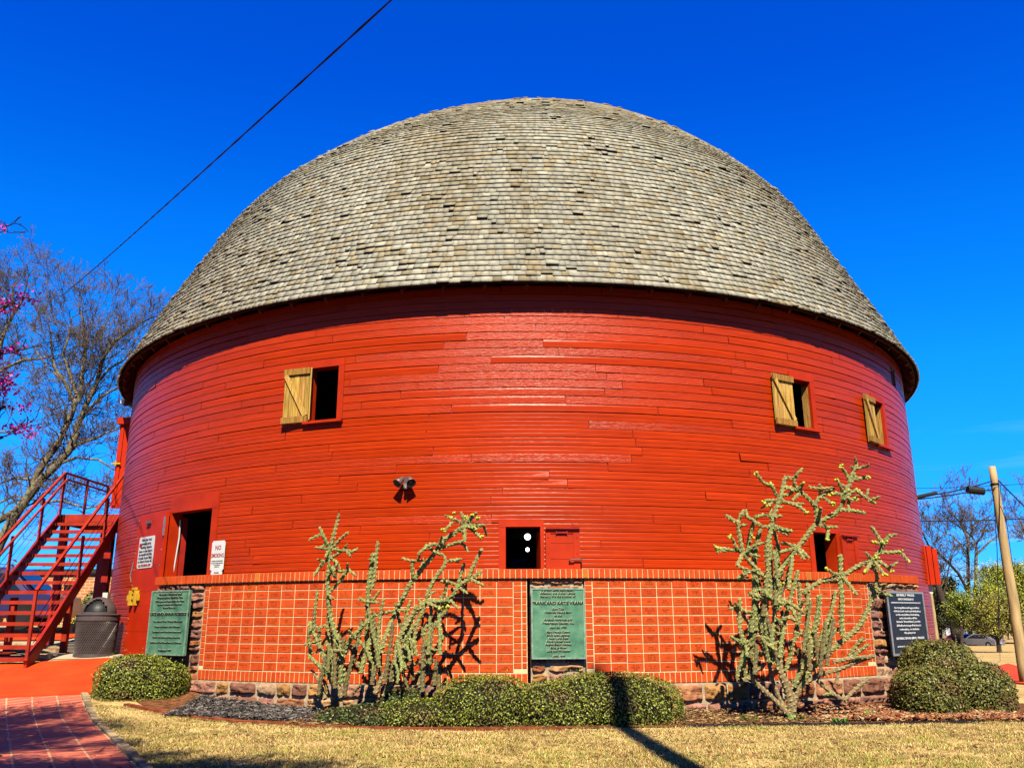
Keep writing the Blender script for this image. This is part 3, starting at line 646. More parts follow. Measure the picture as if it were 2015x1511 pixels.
fd.box(mb, (cx-.19, .06, zz-.05), (cx-.155, .11, zz+.05)); fd.box(mb, (cx+.215, .06, zz-.05), (cx+.26, .11, zz+.05)); fd.box(mb, (cx-.02, .07, zz+.06), (cx+.12, .1, zz+.075)); fd.box(mb, (cx-.03, .06, zz+.13), (cx+.13, .1, zz+.17))
mb.build('latch', 'yellow', door)
mb = MB(); mb.tube([fd.p(-DW+.02, .07, zd0+1.25), fd.p(-DW+.0, .09, zd0+1.35), fd.p(-DW+.03, .07, zd0+1.6)], .009, 6); mb.build('handle', 'steel', door)
# upper door at the stair landing (left silhouette) and right edge shutter
ql = at(246, 905, 18.75)
mb = MB(); z1 = at(252, 824, 18.75).z; z0 = at(232, 1000, 18.75).z; xL, xR = ql.x-.18, ql.x+.2
mb.box((xL, 18.7, z0), (xR, 18.78, z1-.16)); mb.box((xL+.04, 18.67, z0+.05), (xL+.11, 18.695, z1-.2)); mb.box((xR-.16, 18.67, z0+.05), (xR-.1, 18.695, z1-.2))
mb.box((xL-.03, 18.6, z1-.15), (xR+.1, 18.9, z1)); ud = mb.build('upper_door', 'red_metal', barn)
mb = MB(); mb.tube([(xL-.06, 18.64, z0+.98), (xL+.14, 18.64, z0+.98)], .022, 6); mb.tube([(xL+.03, 18.64, z0+.93), (xL+.03, 18.64, z0+1.05)], .02, 6); mb.build('latch', 'yellow', ud)
qr = at(1826, 1108, 17.25); zt_ = at(1822, 1068, 17.25).z; zb_ = at(1832, 1150, 17.25).z
mb = MB()
for i in range(3): mb.box((qr.x-.13+i*.1, 17.2-.02*i, zb_), (qr.x-.035+i*.1, 17.24-.02*i, zt_-.06*i))
mb.build('side_shutter', 'red_metal', barn)
# eaves: soffit, fascia and rafter tails
KN = [9.4795, 9.6637, 9.9425, 10.3784, 10.4132, 10.2264, 10.0142]; ZE = 4.9486+EYE; ZA = 13.0442+EYE
def cub(s):
    x = s*6; i = min(int(x), 5); f_ = x-i; p0 = KN[max(i-1, 0)]; p1 = KN[i]; p2 = KN[i+1]; p3 = KN[min(i+2, 6)]
    return .5*(2*p1+(p2-p0)*f_+(2*p0-5*p1+4*p2-p3)*f_*f_+(3*p1-p0-3*p2+p3)*f_**3)
def rr(s): return math.sqrt(max(1-s, 0))*cub(min(max(s, 0), 1))
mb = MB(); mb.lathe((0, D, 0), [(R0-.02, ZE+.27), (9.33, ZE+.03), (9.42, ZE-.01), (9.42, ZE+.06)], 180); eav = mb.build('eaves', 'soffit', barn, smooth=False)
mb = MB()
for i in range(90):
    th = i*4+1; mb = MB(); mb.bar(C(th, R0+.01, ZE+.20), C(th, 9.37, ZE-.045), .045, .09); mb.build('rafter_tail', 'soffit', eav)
mb = MB(); n = 72; prev = None                  # roof deck under the shingles
S_ = [i/40 for i in range(41)]
for s_ in S_:
    z = ZE+(ZA-ZE)*s_; sh = 1.1627*s_**4
    for j in range(n): a = 2*math.pi*j/n; r_ = max(rr(s_)-.035, .0); mb.v.append((sh+r_*math.sin(a), D-r_*math.cos(a), z)); mb.c.append((1, 1, 1))
for i in range(40):
    for j in range(n): a = i*n+j; b = i*n+(j+1) % n; mb.f.append((a, b, b+n, a+n))
roof = mb.build('roof', 'deck', barn, smooth=True)
def shingles():
    mb = MB(); ss = np.linspace(0, .9995, 4000); rs = np.array([rr(s) for s in ss]); zs = ZE+(ZA-ZE)*ss; ls = 1.1627*ss**4
    arc = np.concatenate([[0], np.cumsum(np.hypot(np.diff(rs), np.diff(zs)))]); e_ = .128; rows = int(arc[-1]/e_)
    V = []; Fc = []; Cs = []; gs = np.array([[0, 1, 2, 3], [0, 4, 5, 1], [0, 3, 7, 4], [1, 5, 6, 2]])
    low = lambda th, z: .5+.5*np.sin(th*5+z*.9+np.sin(z*2+th*3))
    for k in range(rows):
        a0 = k*e_-.012; a1 = min((k+1)*e_+.035, arc[-1]); am = (a0+a1)/2
        r_mid = np.interp(am, arc, rs); 
        if r_mid < .25: break
        nS = max(int(2*math.pi*r_mid/.128), 8); wd = rng.uniform(.5, 1.6, nS)**1.1; ed_ = np.concatenate([[0], np.cumsum(wd)]); ed_ = ed_/ed_[-1]*2*math.pi+rng.random()*6
        t0 = ed_[:-1]; t1 = ed_[1:]-.0022/r_mid; tm = (t0+t1)/2
        jit = rng.normal(0, .007, nS)+.006*np.sin(tm*7+k); curl = np.where(rng.random(nS) < .06, rng.uniform(.012, .035, nS), rng.uniform(.001, .007, nS))
        drop = np.where(rng.random(nS) < .008, .05, 0)
        aa0 = np.clip(a0+jit+drop, 0, None); aa1 = a1+0*aa0
        def pt(t, a, off):
            r_ = np.interp(a, arc, rs); z = np.interp(a, arc, zs); l_ = np.interp(a, arc, ls)
            dr = (np.interp(a+.02, arc, rs)-np.interp(a-.02, arc, rs)); dz = (np.interp(a+.02, arc, zs)-np.interp(a-.02, arc, zs)); q = np.hypot(dr, dz)+1e-9
            nr = dz/q; nz = -dr/q; r_ = r_+nr*off; z = z+nz*off
            return np.stack([l_+r_*np.sin(t), D-r_*np.cos(t), z], 1)
        tk = rng.uniform(.010, .017, nS); tw = rng.normal(0, .0018, nS)
        oB = .021+curl
        v = [pt(t0, aa0, oB+tk+tw), pt(t1, aa0+rng.normal(0, .002, nS), oB+tk-tw), pt(t1, aa1, .004+0*t0), pt(t0, aa1, .004+0*t0), pt(t0, aa0, oB-.004+tw), pt(t1, aa0, oB-.004-tw), pt(t1, aa1, -.01+0*t0), pt(t0, aa1, -.01+0*t0)]
        if k == 0: v[4] = pt(t0, aa0, oB-.02); v[5] = pt(t1, aa0, oB-.02)
        Vk = np.stack(v, 1).reshape(-1, 3); base = np.arange(nS)[:, None, None]*8; V.append((Vk, (base+gs[None]).reshape(-1, 4)))
        u = rng.random(nS); lo = low(tm, k*.3)
        base_c = np.array([1., 1., 1.])*(rng.uniform(.86, 1.05, nS)*(.9+.14*low(tm*2.3, k*.11)))[:, None]
        brown = np.array([.92, .82, .67])*rng.uniform(.85, 1.05, nS)[:, None]; pale = np.array([1.16, 1.15, 1.14])*np.ones((nS, 3)); dark = np.array([.66, .57, .44])*np.ones((nS, 3))
        topw = min(max((k-42)/20, 0), 1)
        c_ = np.where((u < .10+.10*lo+.25*topw)[:, None], brown, np.where((u > .94)[:, None], pale, base_c)); c_ = np.where(((u > .30) & (u < .33+.22*topw))[:, None], dark, c_)
        stn = (.5+.5*np.sin(tm*31+np.sin(tm*17)*2+k*.05))*(.5+.5*np.sin(tm*7+k*.09)); c_ = c_*(1-stn[:, None]*np.array([[.12, .17, .24]]))
        c_ = c_*np.array([1-.24*topw, 1-.29*topw, 1-.36*topw]); Cs.append(np.repeat(c_, 8, 0))
    for (Vk, Fk), c_ in zip(V, Cs): mb.np.append((Vk, Fk, c_))
    return mb.build('shingles', 'shingle', roof)
shingles()
# ================================================================ memorial brick wall
RP = 9.65; mw = thing('memorial_wall', C(0, RP, 0), 'curved red brick donor wall with engraved bricks on a sandstone base', 'brick wall')
zc1, zc0, zp0, zs0 = EYE+.655, EYE+.53, EYE-.70, EYE-.84
DEG = math.degrees(1/RP)
def bcol(): 
    u = random.random(); v = random.uniform(.92, 1.05)
    return (v*1.03, v*1.18, v*1.1) if u < .08 else (v*.9, v*.82, v*.9) if u < .16 else (v, v*random.uniform(.92, 1.1), v)
def brick(mb, t0, t1, z0, z1, r=RP, back=.03, col=None):
    c_ = col or bcol(); b = .004; r += random.gauss(0, .0012)
    d = b*DEG; vs = [C(t0, r-back, z0), C(t1, r-back, z0), C(t1, r-back, z1), C(t0, r-back, z1), C(t0, r-b, z0), C(t1, r-b, z0), C(t1, r-b, z1), C(t0, r-b, z1),
          C(t0+d, r, z0+b), C(t1-d, r, z0+b), C(t1-d, r, z1-b), C(t0+d, r, z1-b)]
    fs = [(8, 9, 10, 11)]
    for j in range(4): k = (j+1) % 4; fs += [(4+j, 4+k, 8+k, 8+j), (j, k, 4+k, 4+j)]
    mb.add(vs, fs, c_)
def panel(t0, t1, lb, rb, name):
    mo = MB(); arcbox(mo, t0, t1, 9.2, RP-.007, zs0, zc0-.001); 
    br = MB(); en = MB(); ht = .088
    def column(a, w_):
        z = zc0-.012
        while z-.075 > zp0-.01: brick(br, a+.004*DEG, a+(w_-.008)*DEG, z-.073, z); z -= .0835
    a = t0+.004
    for w_ in lb: column(a, w_); a += w_*DEG
    b = t1-.004
    for w_ in rb: b -= w_*DEG; column(b, w_)
    nc = int(round((b-a)/DEG/.2255)); pw = (b-a)/nc; rows = 10; ph = (zc0-.01-zp0)/rows
    for i in range(nc):
        for j in range(rows):
            u0 = a+i*pw+.005*DEG; u1 = a+(i+1)*pw-.005*DEG; z1 = zc0-.01-j*ph; z0 = z1-ph+.011
            brick(br, u0, u1, z0, z1-.001)
            if random.random() < .93:          # shallow engraved lines, too worn to read
                nl = random.choice([1, 2, 2, 3]); uc = (u0+u1)/2; zc_ = (z0+z1)/2
                for l_ in range(nl):
                    nch = random.randint(4, 11); zz = zc_+((nl-1)/2-l_)*.027; 
                    for c_ in range(nch):
                        if random.random() < .14: continue
                        x = uc+((c_-(nch-1)/2)*.0145)*DEG; hw = .0042*DEG; rr_ = RP+.0022
                        q = random.random()
                        for (xa, xb, za, zb) in ([(-1, -.55, -.008, .008)]+([(.55, 1, -.008, .008)] if q < .7 else [])+([(-1, 1, .005, .008)] if q > .3 else [])+([(-1, 1, -.0015, .0015)] if q > .6 or q < .2 else [])+([(-1, 1, -.008, -.005)] if .35 < q < .8 else [])):
                            en.add([C(x+xa*hw, rr_, zz+za), C(x+xb*hw, rr_, zz+za), C(x+xb*hw, rr_, zz+zb), C(x+xa*hw, rr_, zz+zb)], [(0, 1, 2, 3)])
    n = int(round((t1-t0)/DEG/.0765)); p_ = (t1-t0)/n
    for i in range(n): brick(br, t0+i*p_+.004*DEG, t0+(i+1)*p_-.005*DEG, zs0+.002, zp0-.004)
    pn = br.build('brick_panel', 'brick', mw); mo.build('mortar', 'mortar', pn); en.build('engraving', 'engrave', pn); return pn
panel(-29.3, .68, [.095], [.07, .115], 'l'); panel(5.38, 34.06, [.105], [.07, .11], 'r')
mo = MB(); arcbox(mo, -36.5, 43.3, 9.18, RP+.027, zc0, zc1-.004); br = MB(); n = int(round(79.8/DEG/.0765)); p_ = 79.8/n
for i in range(n):
    t0 = -36.5+i*p_; c_ = (.95, 2.2, 1.9) if random.random() < .03 else None
    brick(br, t0+.004*DEG, t0+p_-.004*DEG, zc0-.0, zc1, RP+.035, .06, c_)
cap = br.build('brick_cap', 'brick', mw); mo.build('mortar', 'mortar', cap)
SC = [(.62, .30, .17), (.50, .25, .19), (.72, .45, .24), (.42, .22, .19), (.66, .36, .14), (.58, .30, .24), (.70, .50, .36), (.36, .17, .13), (.56, .22, .10)]
def stones(t0, t1, z0, z1, r, name, hmin=.08, hmax=.2, wmin=.14, wmax=.5, seed=0, proud=.05, parent=mw, bed_=True):
    rd = random.Random(seed); mb = MB(); dg = math.degrees(1/r); z = z0
    while z < z1-.03:
        h = rd.uniform(hmin, hmax); h = z1-z if z1-(z+h) < hmin*.8 else h; t = t0-rd.uniform(0, .08)*dg
        while t < t1-.02*dg:
            w_ = rd.uniform(wmin, wmax)*dg; 
            if t1-(t+w_) < wmin*dg*.7: w_ = t1-t
            c_ = rd.choice(SC); v = rd.uniform(.85, 1.25); c_ = tuple(q*v for q in c_); nx, nz = max(5, int(w_/dg/.018)), max(5, int(h/.018)); o = len(mb.v)
            p1, p2 = rd.uniform(0, 6), rd.uniform(0, 6); tl = rd.uniform(-.02, .02); cut_ = [rd.uniform(0, .04) for _ in range(4)]
            ts = max(t, t0)
            for a in range(nx+1):
                for b in range(nz+1):
                    u, q = a/nx, b/nz; eu = abs(2*u-1)**9; ez = abs(2*q-1)**7; e_ = max(eu, ez)
                    fr_ = proud*(1-e_)+(.024*abs(math.sin(p1+u*5+q*3+1.2*math.sin(q*7+p2)))*math.sin(p2+q*5+u*2)+.012*math.sin(p2+u*17+q*13)*math.sin(p1+q*19-u*11)+rd.uniform(-.006, .006))*(1-e_)+tl*(u-.5)-.03*e_
                    inz = .006+cut_[0]*max(0, u-.6)*1.2+cut_[1]*max(0, .4-u)*1.2; inu = .006+cut_[2]*max(0, q-.6)*1.2
                    tt = ts+(inu+(t+w_-ts)/dg*0)*dg+(t+w_-ts-2*inu*dg)*u; zz = z+inz*(1-q)*1+(h-inz*.6)*q*.985
                    mb.v.append(tuple(C(tt, r+fr_, zz+.006*math.sin(p1+u*9)))); mb.c.append(c_)
            for a in range(nx):
                for b in range(nz): k = o+a*(nz+1)+b; mb.f.append((k, k+nz+1, k+nz+2, k+1))
            t += w_
        z += h
    st = mb.build(name, 'stone', parent, smooth=True)
    mo = MB(); arcbox(mo, t0, t1, 9.2, r+.006, z0, z1-.002); mo.build('mortar', 'mortar_grey', st); return st
stones(-36.4, -29.45, EYE-1.25, zc0-.005, 9.61, 'stone_pier', .09, .19, .22, .4, 1, .05)
stones(.95, 5.3, EYE-1.25, zc0-.005, 9.605, 'stone_pier', .06, .14, .2, .4, 2, .04)
stones(34.2, 43.2, EYE-1.35, zc0-.005, 9.62, 'stone_pier', .09, .2, .18, .42, 3, .06)
stones(-29.9, 10, EYE-1.28, zs0-.004, 9.70, 'stone_base', .10, .17, .18, .6, 4, .05)
stones(10, 35.3, EYE-1.38, zs0-.004, 9.84, 'stone_base', .10, .19, .18, .6, 5, .07)

def plaque(name, px, label, cat, m, rim, rplq, lines, width=None, tcol='bronze_shade', hcol='bronze_lit', rimw=.018, thick=.035):
    (xa, ya), (xb, yb), (xc, yc) = px               # top left, top right, bottom left
    ta, za = cyl(xa, ya, rplq); tb, zb = cyl(xb, yb, rplq); tc_, zc_ = cyl(xc, yc, rplq)
    z1 = (za+zb)/2; z0 = zc_; th = ((ta+tb)/2+((tc_+tb-ta)+tc_)/2)/2; w_ = 2*rplq*math.sin(R_((tb-ta)/2)) if width is None else width
    f_ = Fr(th, rplq-.02, 0); o = C(th, rplq-.02, z0); t_ = thing(name, o, label, cat)
    mb = MB(); f_.box(mb, (-w_/2, 0, z0), (w_/2, thick, z1)); mb.build('plate', m, t_)
    mb = MB(); y0, y1 = thick-.004, thick+.009
    f_.box(mb, (-w_/2-.003, y0, z0-.003), (-w_/2+rimw, y1, z1+.003)); f_.box(mb, (w_/2-rimw, y0, z0-.003), (w_/2+.003, y1, z1+.003))
    f_.box(mb, (-w_/2+rimw, y0, z0-.003), (w_/2-rimw, y1, z0+rimw)); f_.box(mb, (-w_/2+rimw, y0, z1-rimw), (w_/2-rimw, y1, z1+.003)); mb.build('rim', rim, t_)
    A = []; B = []; H = z1-z0
    for s_, sz, ry, b in lines:
        cx = C(th, rplq-.02+thick+.004, z1-ry*H); A.append(text(s_, sz*H, cx, th, None, '', None, bold=b*.0012, sx=w_/H*1.33, ext=.004))
        if hcol: B.append(text(s_, sz*H, C(th, rplq-.02+thick+.0015, z1-ry*H+.006)+f_.t*-.005, th, None, '', None, bold=b*.0016, sx=w_/H*1.33, ext=.002))
    merge(*A).build('lettering', tcol, t_)
    if hcol: merge(*B).build('lit_letter_edges', hcol, t_)
    return t_, f_
plaque('memorial_plaque', [(306, 1158), (380, 1165), (287, 1287)], 'green bronze plaque on the stone pier beside the open red door', 'plaque', 'bronze', 'bronze_edge', 9.78,
  [('Arcadia Historical and', .05, .06, 1), ('Preservation Society, Inc.', .05, .11, 1), ('With Love and Appreciation for Their', .037, .17, .6), ('Service Dedicates the Historical', .037, .22, .6), ('Round Barn to', .04, .27, .6),
   ('LUKE AND ANNA ROBISON', .062, .37, 2), ('For without Their Tireless Efforts and', .037, .485, .6), ('Dream to Restore, this Historical', .037, .565, .6), ('Landmark would not have been saved', .037, .645, .6),
   ('Thank You Luke and Anna, from the', .037, .73, .6), ('Society, and the Round Barn at Oklahoma', .036, .81, .6), ('Dedicated 1997', .04, .93, .6)])
plaque('memorial_plaque', [(1045, 1157), (1149, 1157), (1046, 1296)], 'green bronze plaque at the middle of the brick wall below the central window', 'plaque', 'bronze', 'bronze_edge', 9.68,
  [('It is with Love, Admiration,', .042, .03, .8), ('Affection, and in their Loving', .042, .075, .8), ('Memory, We the Children of', .042, .12, .8), ('FRANK AND KATIE VRANA', .06, .215, 2), ('Give This', .042, .30, .8),
   ('Historical Round Barn', .042, .345, .8), ('to the', .042, .395, .8), ('Arcadia Historical and', .044, .45, .9), ('Preservation Society, Inc.', .044, .50, .9), ('April 26, 1998', .04, .56, .8),
   ('Mary Francis Crown', .04, .625, .9), ('Emily Alice Lightner', .04, .67, .9), ('Helen Lillie Kastl', .04, .715, .9), ('Frank Charles Vrana', .04, .757, .9), ('Angela Evelyn Hensley', .04, .80, .9), ('Edna Jo Minor', .04, .845, .9),
   ('Lillie Ann Whittaker', .04, .89, .9), ('1898-1988', .04, .965, .8)])
_, fr_ = plaque('memorial_plaque', [(1741, 1164), (1812, 1163.5), (1753.5, 1290)], 'black granite plaque with silver rim and white lettering behind the right shrub', 'plaque', 'granite', 'silver', 9.78,
  [('BEVERLY WHITE', .05, .06, 1), ('FIRST PRESIDENT', .042, .125, .6), ('ARCADIA HISTORICAL & PRESERVATION SOCIETY, INC.', .024, .18, .6), ('In recognition and appreciation', .04, .26, .6), ('of their hard work and dedication', .04, .315, .6),
   ('in the acquisition, fundraising,', .04, .37, .6), ('and restoration of the', .04, .425, .6), ('historic "Round Barn", on this', .04, .48, .6), ("20th Anniversary of the barn's", .04, .54, .6), ('restoration, we dedicate', .04, .60, .6),
   ('this plaque to:', .04, .655, .6), ('BEVERLY AND EARL WHITE', .046, .74, 1), ('ARCADIA HISTORICAL & PRESERVATION SOCIETY, INC.', .022, .865, .6), ('APRIL 2012', .04, .935, .8)], tcol='white', hcol=None, rimw=.03)
# wall signs
def sign(name, px, py, w_, h_, lines, label, m='white', frame=None, r_=9.19, cat='sign'):
    if frame is None: th, z = cyl(px, py, r_); f_ = Fr(th, r_, 0); o = C(th, r_, z-h_/2)
    else: f_, xc, z, th = frame; o = f_.p(xc, 0, z-h_/2)
    xc = 0 if frame is None else xc; y0 = .0 if frame is None else .054
    t_ = thing(name, o, label, cat); mb = MB(); f_.box(mb, (xc-w_/2, y0, z-h_/2+.02), (xc+w_/2, y0+.006, z+h_/2-.02)); f_.box(mb, (xc-w_/2+.02, y0+.0005, z+h_/2-.02), (xc+w_/2-.02, y0+.0055, z+h_/2)); f_.box(mb, (xc-w_/2+.02, y0+.0005, z-h_/2), (xc+w_/2-.02, y0+.0055, z-h_/2+.02))
    mb.build('board', m, t_); by = {}
    for s_, sz, ry, b, mm, sx in lines:
        by.setdefault(mm, []).append(text(s_, sz, f_.p(xc, y0+.009, z+h_/2-ry*h_), f_.th, None, '', None, bold=b, sx=sx, ext=.001))
    for mm, l_ in by.items(): merge(*l_).build('lettering', mm, t_)
    return t_, f_
sign('no_smoking_sign', 429, 1093, .31, .47, [('NO', .10, .24, .001, 'red_ink', .9), ('SMOKING', .088, .5, .001, 'red_ink', .75), ('ARCADIA ROUND BARN', .026, .68, 0, 'ink', .9), ('STATE LAW PROHIBITS SMOKING', .02, .75, 0, 'ink', .9), ('IN THIS BUILDING', .02, .81, 0, 'ink', .9), ('THANK YOU', .02, .87, 0, 'ink', 1)],
     'white no smoking sign with red letters right of the open doorway')
sign('notice_plate', 426, 1130, .26, .13, [('PLEASE', .035, .3, 0, 'ink', 1), ('KEEP OFF', .03, .65, 0, 'ink', 1)], 'small white plate just below the no smoking sign')
t_, _ = sign('rental_poster', 0, 0, .66, .54, [('Have your next', .068, .1, .0008, 'ink', 1.0), ('company party,', .068, .22, .0008, 'ink', 1.0), ('wedding, reunion', .064, .34, .0008, 'ink', 1.1), ('dance or other event in', .06, .46, .0008, 'ink', 1), ('the beautiful loft of the', .06, .57, .0008, 'ink', 1), ('Arcadia Round Barn', .064, .68, .0008, 'ink', 1.1), ('on Historic Route 66.', .062, .79, .0008, 'ink', 1.1), ('CALL FOR RENTAL INFO', .052, .92, .002, 'red_ink', .95)],
     'white paper poster with black lettering pinned on the open red door', frame=(fd, -DW+.5, EYE+1.14, fd.th), cat='poster')
mb = MB(); fd.box(mb, (-DW+.2, .0605, EYE+1.24), (-DW+.31, .0625, EYE+1.30)); mb.build('picture', 'red_ink', t_)
# floodlight
th, z = cyl(801, 950, 9.2); ff = Fr(th, 9.17, 0); fl = thing('floodlight', ff.p(0, 0, z-.1), 'twin headed brown security floodlight on the siding left of centre', 'floodlight')
mb = MB(); q = ff.p(0, 0, z+.03); mb.lathe(q, [(0, -.01), (.055, -.01), (.06, .04), (0, .05)], 16, ax=ff.n); ff.box(mb, (-.03, .04, z-.02), (.03, .1, z+.07)); mb.build('mount', 'lampbody', fl)
mb = MB(); ff.box(mb, (-.022, .06, z-.075), (.022, .12, z-.022)); mb.ball(ff.p(0, .10, z-.08), .028, 10); mb.build('motion_sensor', 'steel', fl)
for sx in (-1, 1):
    mb = MB(); ax = (ff.t*sx*.42+ff.n*.62+Vector((0, 0, -.62))).normalized(); q = ff.p(sx*.055, .09, z+.055)
    mb.tube([ff.p(sx*.02, .06, z+.04), q], .015, 8); mb.lathe(q, [(0, -.03), (.03, -.025), (.036, .02), (.05, .06), (.072, .13), (.066, .13), (.045, .09)], 20, ax=ax)
    hd = mb.build('lamp_head', 'lampbody', fl, smooth=True); mb = MB(); mb.lathe(q, [(.045, .085), (.03, .11), (0, .12)], 16, ax=ax); mb.build('lens', 'glass', hd, smooth=True)
# small boxes on the barn edge
c_ = at(208, 1179, 17.25); mb = MB(); mb.box((c_.x-.05, c_.y-.05, c_.z-.12), (c_.x+.05, c_.y+.1, c_.z+.13)); mb.box((c_.x-.03, c_.y-.056, c_.z-.03), (c_.x+.02, c_.y-.051, c_.z+.01), (.1, .1, .1)); M['whitebox'] = mat('grey_white_box', (.75, .74, .7), .5, .3, .05, attr=True)
mb.build('electrical_box', 'whitebox', label='small white electrical box on the left edge of the barn above the bin', cat='electrical box')
c_ = at(244, 792, 18.6); t_ = thing('security_camera', (c_.x, c_.y, c_.z-.05), 'small white security camera on a brown arm under the left eave', 'camera')
mb = MB(); mb.box((c_.x-.06, c_.y-.05, c_.z-.03), (c_.x+.03, c_.y+.12, c_.z+.05)); mb.build('housing', 'white', t_); mb = MB(); mb.box((c_.x-.02, c_.y, c_.z-.07), (c_.x+.5, c_.y+.06, c_.z-.02)); mb.build('arm', 'wood_dark', t_)
c_ = at(1830, 1157, 17.3); mb = MB(); mb.box((c_.x-.07, c_.y, c_.z-.1), (c_.x+.05, c_.y+.12, c_.z+.07)); mb.lathe((c_.x, c_.y+.06, c_.z+.07), [(.06, 0), (.04, .03), (0, .04)], 10); mb.build('wall_lamp', 'whitebox', label='small white lamp box under the red side shutter at the right edge of the barn', cat='lamp')

# ================================================================ red steel stairs
Fp = onground(58, 1314); T = at(237, 1012, Fp.y+4.4); W_ = 1.34; st = thing('outdoor_stairs', Fp, 'red steel outdoor staircase with landing at the left side of the barn', 'stairs')
Wv = Vector((-W_, -.02, 0)); d = T-Fp
for nm, off in (('stringer', Vector((0, 0, 0))), ('stringer', Wv)):
    mb = MB(); a = Fp+off+Vector((0, -.12, .0)); b = T+off+Vector((0, 0, -.12)); mb.bar(a+Vector((0, 0, .02)), b, .05, .24); mb.build(nm, 'red_dark', st)
NT = 15
for i in range(NT):
    p = Fp+d*((i+.8)/(NT+1)); mb = MB(); y = p.y-.10; mb.box((p.x-W_+.03, y, p.z-.045), (p.x-.03, y+.27, p.z)); mb.box((p.x-W_+.031, y-.004, p.z-.06), (p.x-.031, y+.01, p.z+.003)); mb.build('tread', 'stair_red', st)
LD = 2.05; zL = T.z
mb = MB(); mb.box((T.x-W_, T.y, zL-.05), (T.x+.12, T.y+LD, zL)); mb.box((T.x-W_, T.y-.03, zL-.17), (T.x+.02, T.y-.001, zL+.002)); mb.box((T.x-W_-.05, T.y-.03, zL-.2), (T.x-W_-.001, T.y+LD, zL+.003)); mb.box((T.x-W_, T.y+LD, zL-.2), (T.x+.1, T.y+LD+.05, zL+.003))
for i in range(3): mb.box((T.x-W_, T.y+.5+i*.5, zL-.19), (T.x, T.y+.56+i*.5, zL-.052))
mb.build('landing', 'stair_red', st)
gl = lambda x, y: g(x, y)-.05
for x, y in ((T.x-W_+.1, T.y+.1), (T.x-.2, T.y+.1), (T.x-W_+.1, T.y+LD-.1), (T.x-.15, T.y+LD-.1)):
    mb = MB(); mb.box((x-.07, y-.07, gl(x, y)), (x+.07, y+.07, zL-.2)); mb.build('post', 'red_dark', st)
for t, s_ in ((.42, -.15), (.42, -W_+.15)):
    p = Fp+d*t; x = p.x+s_; mb = MB(); mb.box((x-.05, p.y+.1, gl(x, p.y)), (x+.05, p.y+.2, p.z-.1)); mb.build('post', 'stair_red', st)
for s_ in (.0, -W_):
    rl = MB(); H0 = 1.2; a = Fp+Vector((s_, -.12, H0)); b = T+Vector((s_, 0, .93)); rl.bar(a, b, .05, .045)
    if s_: rl.bar(a+Vector((.06, .05, -.17)), b+Vector((.06, .0, -.15)), .035, .035)
    rl.build('handrail', 'stair_red', st)
    for t, h_ in ((0, 1.2), (.44, .97), (.75, .95), (1, .93)):
        mb = MB(); p = Fp+d*t+Vector((s_, -.12 if t == 0 else 0, 0)); mb.bar(p+Vector((0, 0, 0)), p+Vector((0, 0, h_)), .045, .045, up=(0, 1, 0)); mb.build('baluster', 'stair_red', st)
    for k in range(4): q = .2+k*.18; mb = MB(); mb.tube([Fp+Vector((s_, 0, q)), T+Vector((s_, 0, q-.06))], .006, 4); mb.build('rod', 'red_dark', st)
rl = MB(); zr = zL+.93; A = Vector((T.x-W_, T.y, zr)); B = A+Vector((0, LD, 0)); Cc = B+Vector((W_-.1, 0, 0)); rl.bar(A, B, .05, .045); rl.bar(B, Cc, .05, .045); rl.bar(A+Vector((.06, 0, -.15)), B+Vector((.06, 0, -.15)), .035, .035); rl.build('handrail', 'stair_red', st)
for q in (A+Vector((0, LD/2, 0)), B, Cc): mb = MB(); mb.bar(q-Vector((0, 0, .93)), q, .045, .045, up=(0, 1, 0)); mb.build('baluster', 'stair_red', st)
for k in range(4): zz = zL+.18+k*.18; mb = MB(); mb.tube([(A.x, A.y, zz), (B.x, B.y, zz), (Cc.x, Cc.y, zz)], .006, 4); mb.build('rod', 'red_dark', st)

# ================================================================ trash can
cb = onground(176, 1292); cb.y += .15; k = cb.y/17.4; rc = 38.5*cb.y*1.02/1700; Hc = rc*2.02
tcn = thing('trash_can', cb, 'round dark brown mesh trash can with domed lid beside the barn', 'trash can')
mb = MB(); n = 64
for i in range(n):                              # expanded metal lattice
    for sgn in (1, -1):
        a0 = 2*math.pi*i/n; pts = [(cb.x+math.cos(a0+sgn*1.2*t)*rc*(.9+.08*t), cb.y+math.sin(a0+sgn*1.2*t)*rc*(.9+.08*t), cb.z+.03+Hc*.92*t) for t in (0, .2, .4, .6, .8, 1)]
        mb.tube(pts, .0058, 4, cap=False)
mb.build('mesh_body', 'can', tcn)
mb = MB(); mb.lathe(cb, [(0, .04), (rc*.86, .04), (rc*.93, Hc*.9), (rc*.93, Hc*.94)], 32); mb.build('liner', 'black', tcn, smooth=True)
mb = MB(); mb.lathe(cb, [(rc*.88, .0), (rc*.93, 0), (rc*.93, .05), (rc*.88, .05)], 36); mb.lathe(cb, [(rc*.97, Hc*.84), (rc*1.0, Hc*.84), (rc*1.0, Hc*.96), (rc*1.04, Hc*.965), (rc*1.04, Hc*.985), (rc*.85, Hc*1.0), (rc*.8, Hc*1.0)], 36); mb.build('rim', 'can', tcn, smooth=False)
mb = MB(); n = 40; rd_ = rc*.80; ri = rc*.70; rows_ = 16; O = Vector((cb.x, cb.y, cb.z+Hc))
def dome(u, a, r_): ph = math.pi/2*u; return O+Vector((math.cos(a)*math.cos(ph)*r_, math.sin(a)*math.cos(ph)*r_, math.sin(ph)*r_*1.0))
fd_a = -math.pi/2+.15
